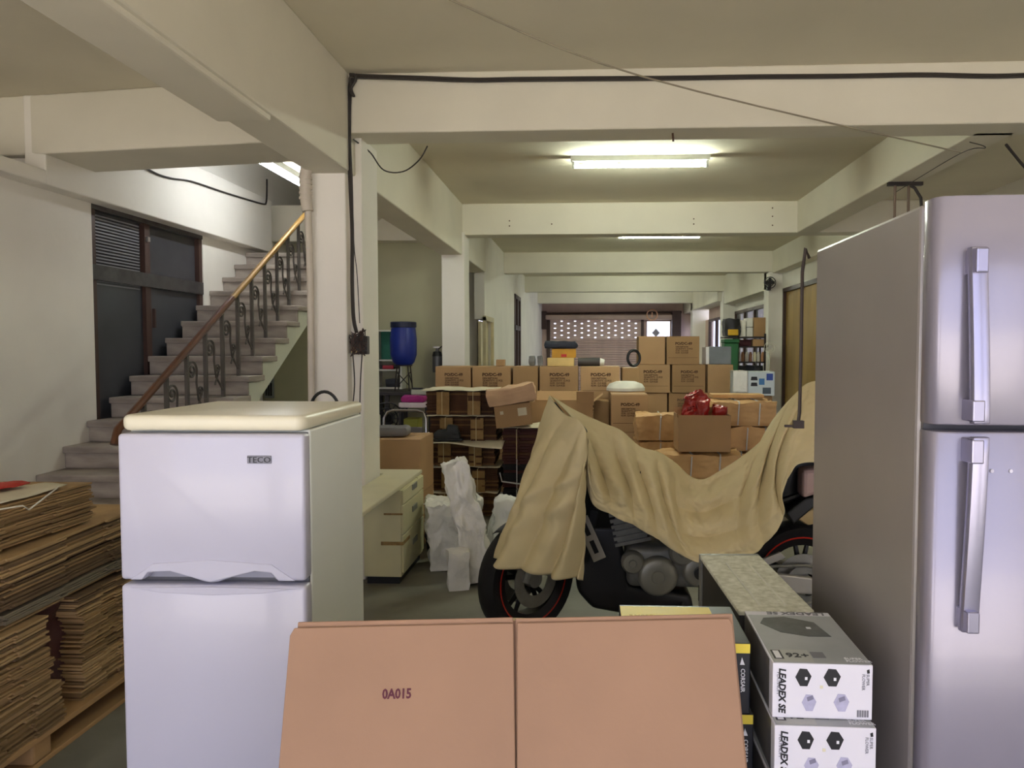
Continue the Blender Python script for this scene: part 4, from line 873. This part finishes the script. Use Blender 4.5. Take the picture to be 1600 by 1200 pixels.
for k in range(3): carton(('lowest', 'middle', 'upper')[k]+' carton under the white and blue appliance box', P(1147, 600, Y=8.6).x, 8.6, .343*k, .42, .34, .341, 0, 1, False)
gc = thing('metal_cabinet', 'small grey metal cabinet on the right carton of the stepped stack', 'cabinet', (1.40, 9.36, 1.3625))
bx('cabinet_body', mat('grey_cabinet_paint', (118, 124, 128), .45), .05, 0, 0, .315, .34, .215, gc, bevel=.004); bx('foam_side', m_foam, .012, .0, 0, .05, .34, .21, gc, bevel=.004); bx('cabinet_door', MATS['grey_cabinet_paint'], .06, -.006, .01, .305, 0, .205, gc, bevel=.002)
# things on the long row
zr = ch*4
yb_ = thing('product_box', 'cream box at the bottom of the small pile on the long carton row', 'box', (-.45, 8.32, zr)); bx('box_body', mat('cream_card', (214, 186, 120), .6), 0, 0, 0, .29, .26, .09, yb_, bevel=.003)
yb_ = thing('product_box', 'yellow box in the small pile on the long carton row', 'box', (-.40, 8.32, zr+.09)); bx('box_body', mat('ochre_card', (196, 142, 30), .5, var=.2), 0, 0, 0, .26, .24, .10, yb_, bevel=.003); bx('red_print', m_red, .10, -.001, .01, .16, .001, .04, yb_)
soft('dark_pouch', 'dark blue pouch on top of the yellow box on the long carton row', 'pouch', mat('navy_cloth', (34, 38, 52), .7), (-.31, 8.42, zr+.19), .36, .24, .075, 0, n=8, amp=.015, seed=2, rnd=.3)
rl_ = thing('foam_roll', 'dark roll with a white end lying on the long carton row', 'roll', (-.12, 8.42, zr+.045)); B().tube([(0, 0, 0), (.24, 0, 0)], .045, 16).build('roll_body', mat('dark_grey_roll', (64, 60, 60), .6), rl_, smooth=True); B().tube([(.24, 0, 0), (.29, .0, -.004)], [.042, .03], 16).build('roll_end', m_foam, rl_)
carton('tiny brown box on the second carton of the long row', P(775, 570, Y=8.35).x, 8.35, zr, .095, .1, .07, 0, 1, False)
for k, xk in enumerate((-.62, -.53)): tag(crumple(.06, .08, .11, n=5, amp=.012, seed=k, rnd=.3).build('metal_fitting', m_eng, None, (xk, 8.4, zr), smooth=True), ('left', 'right')[k]+' small dark fitting beside the cream box on the long row', 'fitting', 'small dark fittings on the carton row')
# ------------------------------------------------------------------ corner with the blue barrel
m_bench = mat('dark_bench_steel', (52, 46, 44), .5, metal=.3)
wb2 = thing('workbench', 'dark steel workbench under the blue barrel in the corner', 'workbench', (-2.62, 8.6, 0))
bx('bench_top', m_bench, 0, 0, 1.02, .86, .86, 1.06, wb2, bevel=.004)
for x in (.02, .30, .80):
    for y in (.02, .78): bx('leg', m_bench, x, y, 0, x+.045, y+.045, 1.02, wb2)
bx('lower_shelf', m_bench, .02, .04, .34, .84, .82, .37, wb2)
br = thing('barrel', 'blue plastic barrel on a spindly iron stand', 'barrel', (-2.19, 9.0, 1.36))
m_blue = mat('blue_plastic', (26, 44, 128), .38, var=.08)
B().lathe([(0, 0), (.095, 0), (.125, .03), (.155, .12), (.157, .30), (.145, .42), (.14, .445), (.143, .455), (.143, .50), (.135, .505), (0, .505)], 32).build('drum', m_blue, br, smooth=True)
B().lathe([(.146, .44), (.152, .445), (.152, .50), (.146, .507), (0, .507)], 32).build('lid', mat('navy_lid', (22, 30, 60), .45), br, smooth=True)
sd = thing('barrel_stand', 'thin rusty iron stand carrying the blue barrel', 'stand', (-2.19, 9.0, 1.06))
for i in range(4):
    a = PI/4+PI/2*i; B().tube([(.09*math.cos(a), .09*math.sin(a), .30), (.12*math.cos(a), .12*math.sin(a), 0)], .008, 6).build('leg', m_bench, sd)
    b_ = a+PI/2; B().tube([(.10*math.cos(a), .10*math.sin(a), .22), (.115*math.cos(b_), .115*math.sin(b_), .06)], .006, 6).build('cross_brace', m_bench, sd)
B().lathe([(.085, .285), (.10, .285), (.10, .30), (.085, .30), (.085, .285)], 24, cap=False).build('ring', m_bench, sd)
cb = thing('wall_shelf', 'white shelf with a green back panel beside the blue barrel', 'shelf', (-2.60, 9.26, 1.06))
m_shw = mat('shelf_white', (214, 212, 198), .5)
for x in (0, .30): bx('side_panel', m_shw, x, 0, 0, x+.025, .2, .72, cb)
for z in (0, .22, .34, .70): bx('shelf_board', m_shw, .025, 0, z, .30, .2, z+.02, cb)
bx('back_panel', mat('green_board', (40, 118, 92), .6), .025, .17, .36, .30, .19, .70, cb)
rt = thing('power_tool', 'red power tool lying on the white wall shelf', 'tool', (-2.53, 9.30, 1.30)); B().box(0, 0, 0, .14, .06, .05).build('motor_body', mat('crimson_plastic', (170, 24, 44), .45), rt, bevel=.012); B().tube([(.14, .03, .03), (.2, .03, .03)], .015, 8).build('chuck', m_blkp, rt); bx('grip', m_blkp, -.03, .01, 0, 0, .05, .05, rt)
soft('black_case', 'small black case on the lowest board of the wall shelf', 'case', m_blkp, (-2.41, 9.36, 1.08), .16, .14, .1, 0, n=6, amp=.008, seed=1, rnd=.2)
ex = thing('fire_extinguisher', 'dark extinguisher hanging on the wall beside the second pillar', 'extinguisher', (-1.86, 9.36, 1.26))
B().lathe([(0, 0), (.055, 0), (.06, .02), (.06, .20), (.045, .25), (.02, .27), (.02, .30), (0, .30)], 20).build('cylinder', mat('dull_grey_cylinder', (96, 96, 98), .4, metal=.3), ex, smooth=True)
B().lathe([(.0, .20), (.063, .20), (.05, .255), (0, .26)], 20).build('collar', m_blkp, ex); B().box(-.05, -.01, .30, .03, .01, .32).build('valve_lever', m_silv, ex); B().tube([(.02, 0, .29), (.07, 0, .33), (.075, 0, .36)], .008, 6).build('hose', m_blkp, ex)
B().box(-.03, .05, .1, .03, .125, .14).build('wall_bracket', m_bench, ex)
# clutter under and before the bench
fa = thing('floor_fan', 'black round fan guard standing before the workbench', 'fan', (-2.10, 7.9, .62)); 
for r_ in (.17, .11, .05): B().tube([(r_*math.cos(2*PI*i/24), 0, .2+r_*math.sin(2*PI*i/24)) for i in range(24)], .008, 6, closed=True).build('guard_ring', m_blkp, fa, smooth=True)
for k in range(6): a = PI*k/6; B().tube([(.17*math.cos(a), 0, .2+.17*math.sin(a)), (-.17*math.cos(a), 0, .2-.17*math.sin(a))], .004, 5).build('guard_spoke', m_blkp, fa)
bx('fan_motor', m_blkp, -.05, .02, .14, .05, .14, .26, fa, bevel=.02); bx('fan_base', m_blkp, -.12, -.05, -.0, .12, .15, .03, fa, bevel=.01)
bx('fan_post', m_blkp, -.02, .05, .02, .02, .09, .16, fa)
soft('dark_sack', 'dark sack under the black fan guard', 'sack', m_blkp, (-2.20, 7.98, 0), .44, .4, .64, .1, n=8, amp=.03, seed=3, rnd=.12)
ct = thing('trolley', 'white two-tier trolley with a purple cloth before the corner wall', 'trolley', (-1.93, 7.7, 0))
m_trol = mat('pale_pink_tray', (222, 206, 208), .5)
for x in (0, .27):
    for y in (0, .30): bx('leg', m_bench, x, y, 0, x+.02, y+.02, .96, ct)
for z in (.62, .95): B().box(0, 0, z, .29, .32, z+.05).build('tray', m_trol, ct, bevel=.006)
soft('purple_cloth', 'purple folded cloth on the white trolley', 'cloth', mat('purple_fabric', (150, 30, 110), .8), (-1.80, 7.85, 1.003), .24, .24, .06, 0, n=8, amp=.012, seed=2, rnd=.3)
bx_ = thing('storage_tub', 'pale green tub with lid above the purple cloth on the trolley', 'tub', (-1.91, 7.95, 1.065)); bx('tub_body', mat('pale_green_plastic', (170, 182, 160), .5), .05, 0, 0, .25, .1, .06, bx_, bevel=.01); bx('tub_lid', m_blkp, .06, .0, .06, .16, .08, .075, bx_, bevel=.004)
yg = thing('product_box', 'yellow-green box on the lower tray of the trolley', 'box', (-1.89, 7.74, .67)); bx('box_body', mat('lime_card', (158, 158, 60), .6), 0, 0, 0, .15, .2, .16, yg, bevel=.003); bx('box_flap', mat('lime_card', (158, 158, 60), .6), .002, .002, .16, .148, .198, .163, yg)
cr_ = thing('tube_chair', 'chair with a bent chrome tube back behind the brown cartons', 'chair', (-1.86, 6.85, 0))
m_chrome = mat('chrome_tube', (190, 190, 192), .2, metal=.9)
B().tube([(.0, 0, .45), (.0, .03, .92), (.03, .04, .975), (.08, .04, .99), (.30, .04, .99), (.36, .04, .975), (.385, .03, .92), (.39, 0, .45)], .013, 10).build('backrest_tube', m_chrome, cr_, smooth=True)
B().box(.03, .025, .62, .36, .05, .84).build('backrest', mat('grey_vinyl', (112, 110, 112), .5), cr_, bevel=.01)
B().box(.0, -.40, .44, .39, 0, .48).build('seat', MATS['grey_vinyl'], cr_, bevel=.015)
for x in (.01, .38):
    for y in (-.38, -.01): B().tube([(x, y, 0), (x, y, .45)], .012, 8).build('leg', m_chrome, cr_)
for k in range(2): carton(('lower', 'upper')[k]+' big brown carton right behind the cream desk', -1.98, 5.85, .425*k, .68, .5, .423, 0, 0, False)
soft('grey_pouch', 'grey cushion lying on the upper brown carton behind the desk', 'cushion', MATS['grey_vinyl'], (-1.58, 6.1, .852), .28, .26, .075, .1, n=8, amp=.01, seed=6, rnd=.35)
wbx = thing('electronics_box', 'white appliance with dark front left of the chrome chair', 'appliance', (-2.36, 7.2, 0)); bx('appliance_body', m_shw, 0, 0, .6, .3, .3, .9, wbx, bevel=.008); bx('appliance_front', m_blkp, .02, -.004, .68, .28, .002, .82, wbx); 
for x in (.01, .25):
    for y in (.01, .25): bx('leg', m_bench, x, y, 0, x+.04, y+.04, .6, wbx)

# ------------------------------------------------------------------ shelving by the right wall
SY_ = 12.9; X0 = P(1152, 540, Y=SY_).x; X1 = P(1197, 540, Y=SY_).x
su = thing('shelving', 'dark steel shelving crowded with goods before the right pillar', 'shelving', (X0, SY_, 0))
wS = X1-X0
for x in (0, wS-.03):
    for y in (0, .37): bx('post', m_bench, x, y, 0, x+.03, y+.03, 1.80, su)
lv = [.30, .75, 1.10, P(1170, 565, Y=SY_).z, P(1170, 541, Y=SY_).z, P(1170, 526, Y=SY_).z]
for z in lv: bx('shelf_board', m_bench, 0, 0, z-.025, wS, .40, z, su)
bk = thing('tool_bag', 'black bag with a yellow pocket on the left end of the shelving', 'bag', (X0-.21, SY_-.02, lv[5])); crumple(.27, .3, .30, n=8, amp=.02, seed=4, rnd=.25).build('bag_body', m_blkp, bk, (.13, .15, 0), smooth=True); bx('pocket', mat('yellow_fabric', (206, 160, 30), .6), .05, -.02, .02, .22, .02, .12, bk, bevel=.01)
bx('carry_board', m_bench, -.21, 0, lv[5]-.025, .0, .4, lv[5], su)
for k, (px0, px1, y0, y1, lb) in enumerate(((1156, 1166, 500, 526, 'left white box in the top row of the shelving'), (1167, 1177, 497, 511, 'upper right white box of the three white ones on the shelving'), (1167, 1177, 511.5, 526, 'lower right white box of the three white ones on the shelving'))):
    a, b = P(px0, y1, Y=SY_), P(px1, y0, Y=SY_); zz = lv[5] if k != 1 else lv[5]+(P(0, 511.5, Y=SY_).z-P(0, 526, Y=SY_).z)
    t = thing('white_box', lb, 'box', (a.x, SY_+.02, zz), 0, 'white boxes on the shelving'); bx('box_body', mat('white_card', (220, 216, 206), .6, var=.1, scale=12), 0, 0, 0, b.x-a.x, .26, b.z-a.z-.004, t, bevel=.003); bx('box_flap', MATS['white_card'], .004, .003, b.z-a.z-.004, b.x-a.x-.004, .257, b.z-a.z-.001, t)
a, b = P(1178, 526, Y=SY_), P(1197, 496, Y=SY_); carton('brown carton with a printed mark on top of the shelving', a.x, SY_+.02, lv[5], b.x-a.x, .3, b.z-a.z, 0, 1, False)
a, b = P(1177, 540, Y=SY_), P(1197, 528, Y=SY_); carton('low dark carton below the marked carton on the shelving', a.x, SY_+.02, lv[4], b.x-a.x, .3, lv[5]-lv[4]-.04, 0, 0, False)
soft('maroon_bag', 'dark maroon bag on the shelving left of the low dark carton', 'bag', mat('maroon_cloth', (70, 26, 30), .7), (P(1165, 541, Y=SY_).x, SY_+.18, lv[4]), .22, .26, lv[5]-lv[4]-.05, 0, n=6, amp=.01, seed=8, rnd=.25)
tin = B().lathe([(0, 0), (.028, 0), (.028, .12), (.02, .14), (.02, .16), (0, .16)], 12)
tcol = [mat('tin_%d' % i, c, .4) for i, c in enumerate([(220, 216, 204), (170, 120, 80), (196, 190, 180), (130, 80, 50), (210, 200, 170)])]
tn = [tin.mesh('can', m, smooth=True) for m in tcol]; k = 0
for i in range(7):
    x = X0+.04+i*(wS-.08)/6
    o = put(tn[i % 5], 'spray_can', None, (x, SY_+.06+.03*(i % 2), lv[3])); tag(o, '%s small can from the left in the row of cans on the shelving' % ['first', 'second', 'third', 'fourth', 'fifth', 'sixth', 'seventh'][i], 'can', 'cans on the shelving')
for i in range(3): soft('dark_parcel', '%s dark parcel on the lower board of the shelving below the cans' % ('left', 'middle', 'right')[i], 'parcel', m_blkp if i != 1 else mat('navy_cloth', (34, 38, 52), .7), (X0+.1+i*(wS-.2)/2, SY_+.2, lv[2]), .14, .3, .17, 0, n=6, amp=.01, seed=i+3, rnd=.2)
gb = thing('recycling_bin', 'green plastic bin left of the shelving', 'bin', (P(1131, 560, Y=12.6).x, 12.55, 0)); gz = P(1140, 530, Y=12.6).z
B().prism([(.03, .0), (.20, .0), (.23, gz-.06), (0, gz-.06)], 0, .28, 'Y').build('bin_body', mat('green_plastic', (20, 92, 44), .45), gb, bevel=.01); B().box(-.01, -.02, gz-.06, .24, .3, gz).build('bin_lid', MATS['green_plastic'], gb, bevel=.012)
pf = thing('pedestal_fan', 'white pedestal fan standing at the right end of the shelving', 'fan', (P(1202, 560, Y=12.6).x, 12.6, 0))
zf = P(1202, 543, Y=12.6).z
B().tube([(0, 0, .02), (0, 0, zf-.08)], .014, 8).build('post', m_shw, pf); B().lathe([(0, .03), (.13, .02), (.15, 0)], 20).build('foot', m_shw, pf)
for r_ in (.09, .055): B().tube([(r_*math.cos(2*PI*i/20), -.03, zf+r_*math.sin(2*PI*i/20)) for i in range(20)], .005, 5, closed=True).build('guard_ring', m_shw, pf)
for k in range(3): B().box(-.02, -.026, 0, .02, -.02, .07, M=T(0, 0, zf) @ Matrix.Rotation(2*PI*k/3, 4, 'Y')).build('blade', m_shw, pf)
B().tube([(0, -.03, zf), (0, .09, zf)], .03, 10).build('motor', m_silv, pf)
wfz = P(1201, 442, Y=13.9)
wf2 = thing('wall_fan', 'small black fan fixed high on the right pillar', 'fan', (wfz.x+.01, 13.9, wfz.z))
for r_ in (.10, .06): B().tube([(r_*math.cos(2*PI*i/20), -.06, r_*math.sin(2*PI*i/20)) for i in range(20)], .008, 5, closed=True).build('guard_ring', m_blkp, wf2)
B().tube([(0, -.08, 0), (0, .1, 0)], .045, 12).build('motor', m_blkp, wf2); bx('wall_bracket', m_blkp, -.03, .0, -.13, .03, .1, -.02, wf2)
for k in range(4): B().box(-.025, -.055, 0, .025, -.05, .085, M=Matrix.Rotation(PI/2*k, 4, 'Y')).build('blade', m_blkp, wf2)
rg = P(1019, 492, Y=25.1); rs = thing('ring_sign', 'round pale ring emblem on the rear shutter hood', 'sign', (rg.x, 25.13, rg.z))
B().tube([(.17*math.cos(2*PI*i/28), 0, .17*math.sin(2*PI*i/28)) for i in range(28)], .022, 6, closed=True).build('ring', mat('pale_orange', (226, 176, 140), .6), rs, smooth=True); bx('centre_bar', MATS['pale_orange'], -.02, -.01, -.08, .02, .01, .09, rs)

# ------------------------------------------------------------------ cables, pipes and fittings of the building
m_cab = mat('dark_cable', (52, 46, 42), .6); m_wire = mat('grey_wire', (150, 140, 120), .6); m_pvc = mat('old_pvc', (206, 196, 180), .55, var=.08)
def cable(name, label, pts, r, m, n=6, sub=6):
    pts = [Vector(p) for p in pts]; out = [cr(pts, i/(sub*(len(pts)-1))) for i in range(sub*(len(pts)-1)+1)] if len(pts) > 2 else pts
    return tag(B().tube(out, r, n).build(name, m, smooth=True), label, 'cable')
yb = 4.885
for k, r_ in enumerate((.011, .008)):
    pts = [P(x, y+k*3, Y=yb-.012*k) for x, y in ((556, 118), (650, 121), (740, 124), (805, 123), (925, 122), (1050, 121), (1180, 119), (1310, 118), (1440, 116), (1552, 118), (1640, 115))]
    cable('cable_run', ('thicker', 'thinner')[k]+' dark cable run along the top of the front beam', pts, r_, m_cab)
for k in range(4):
    dx = (.0, .007, .013, .020)[k]
    pts = [P(x, y, Y=yb-.004*k)+Vector((dx, 0, 0)) for x, y in ((548, 118), (544, 150), (543, 210), (546, 290), (549, 360), (549, 440), (551, 495), (556, 520))]
    if k == 3: pts = pts[:4]+[P(553, 380, Y=yb), P(558, 430, Y=yb), P(562, 505, Y=yb)]
    cable('cable_drop', '%s dark cable running down the first pillar' % ('leftmost', 'second', 'third', 'loose rightmost')[k], pts, (.007, .006, .005, .003)[k], m_cab)
for k, xx in enumerate((551, 566)): cable('cable_drop', ('left', 'right')[k]+' thin cable hanging below the junction box on the first pillar', [P(a, b, Y=4.9) for a, b in ((xx, 550), (xx+3-6*k, 600), (xx-1-3*k, 650), (xx-2-4*k, 720))], .004, m_cab)
cable('cable_knot', 'knotted dark cables at the top corner of the front beam', [P(x, y, Y=yb-.03) for x, y in ((546, 116), (556, 118), (552, 130), (546, 142), (553, 150), (549, 138), (556, 124), (547, 122), (550, 146))], .008, m_cab)
cable('hanging_wire', 'dark wire looping between the first pillar and the long beam', [P(x, y, Y=Y_) for x, y, Y_ in ((552, 218, 4.9), (566, 228, 5.1), (580, 240, 5.2), (600, 266, 5.25), (630, 268, 5.25), (655, 250, 5.2), (668, 228, 5.17))], .005, m_cab)
cable('stay_wire', 'thin pale wire stretched diagonally across the ceiling', [P(700, -2, Z=3.29), P(1005, 120, Y=4.3)-Vector((0, 0, .0)), P(1500, 238, X=2.46)], .005, m_wire)
cable('right_wire', 'thin wire drooping on the underside of the right beam', [P(1515, 222, X=2.45), P(1540, 231, X=2.5), P(1500, 240, X=2.5), P(1400, 300, X=2.6)], .003, m_cab)
cable('black_cable', 'black cable curving at the top right corner', [P(1572, 226, Y=5.3), P(1585, 242, Y=5.35), P(1602, 262, Y=5.4), P(1640, 300, Y=5.5)], .010, m_cab)
cable('wall_cable', 'black cable stapled along the left wall above the stairs', [P(x, y, X=-3.745) for x, y in ((220, 258), (245, 272), (268, 279), (300, 284), (345, 299), (390, 313))]+[P(412, 319, X=-3.74), P(416, 316, X=-3.74), P(417, 300, X=-3.74), P(417, 280, X=-3.74)], .010, m_cab)
jb = thing('junction_box', 'tangled electrical junction box with yellow switch on the first pillar', 'junction box', tuple(P(549, 556, Y=4.99)))
bx('box_body', m_bench, .02, -.03, .01, .115, .03, .13, jb, bevel=.006); bx('switch', mat('cream_switch', (220, 200, 140), .5), .012, -.045, .02, .055, -.03, .085, jb, bevel=.004); bx('terminal', m_blkp, .065, -.05, .03, .12, -.03, .10, jb, bevel=.004)
rj = random.Random(3)
for k in range(6): B().tube([cr([Vector((rj.uniform(0, .12), -.045-rj.uniform(0, .03), rj.uniform(0, .18))) for _ in range(5)], i/16) for i in range(17)], .004, 5).build('loose_wire', mat('rust_wire', (74, 52, 44), .6) if k % 2 else m_cab, jb)
px_ = thing('drain_pipe', 'old white pipe with ribbed joint down the first pillar', 'pipe', (0, 0, 0))
cpt = [P(x, y, Y=4.86) for x, y in ((494, 244), (482, 256), (477, 275), (478, 310), (481, 330))]
B().tube([cr(cpt, i/16) for i in range(17)], .036, 12).build('pipe_bend', m_pvc, px_, smooth=True)
B().tube([P(481, 325, Y=4.87), P(485, 440, Y=4.88), P(487, 640, Y=4.89)], .022, 12).build('pipe_run', m_pvc, px_, smooth=True)
for k in range(5): B().tube([P(477.5, 276+k*8, Y=4.86), P(477.5, 280+k*8, Y=4.86)], .041, 12).build('pipe_ring', m_pvc, px_)
hb = thing('hanging_bracket', 'rusty bracket with two rods hanging from the right beam', 'bracket', (2.585, 6.55, 2.925))
bx('cross_plate', m_bench, -.12, -.02, -.03, .16, .02, 0, hb)
for x in (-.06, .05): B().tube([(x, 0, -.02), (x, 0, -.42)], .012, 8).build('rod', mat('rusty_rod', (120, 100, 84), .6), hb)
B().tube([(.05, 0, -.02), (.10, 0, -.05), (.15, 0, -.13), (.16, 0, -.25), (.12, 0, -.4)], .013, 8).build('cable_loop', m_cab, hb)
wp = P(421, 605, Y=8.99); pn_ = thing('meter_panel', 'small grey meter panel on the wall under the stairs', 'panel', (wp.x, 8.99, wp.z)); bx('panel_body', mat('grey_panel', (120, 124, 122), .5), -.055, -.02, -.13, .055, .01, .13, pn_, bevel=.005)
for k in range(3): bx('meter_window', m_blkp, -.04+.03*k, -.026, -.10, -.02+.03*k, -.018, .05, pn_)
# nail holes and anchor stubs of the beams
m_hole = mat('rust_dot', (90, 66, 50), .8)
nail = B().lathe([(0, .006), (.007, .004), (.009, 0)], 8).mesh('nail', m_hole)
for (x, y, Y_) in ((1042, 184, 4.9), (1042, 190, 4.9), (1165, 166, 4.9), (1310, 164, 4.9), (1310, 172, 4.9), (1310, 181, 4.9), (1430, 160, 4.9), (796, 345, 9.3), (796, 353, 9.3), (1084, 342, 9.3), (1084, 350, 9.3), (1207, 325, 9.3), (1207, 338, 9.3), (1207, 352, 9.3), (862, 350, 9.3)):
    p = P(x, y, Y=Y_-.002); o = put(nail, 'nail', None, p, (PI/2, 0, 0)); o['kind'] = 'structure'
ab = tag(B().tube([P(1051, 208, Y=4.98), P(1052, 221, Y=4.98)-Vector((0, 0, .0))], .007, 6).build('anchor_bolt', m_hole), 'short rusty bolt sticking out under the front beam', 'bolt')
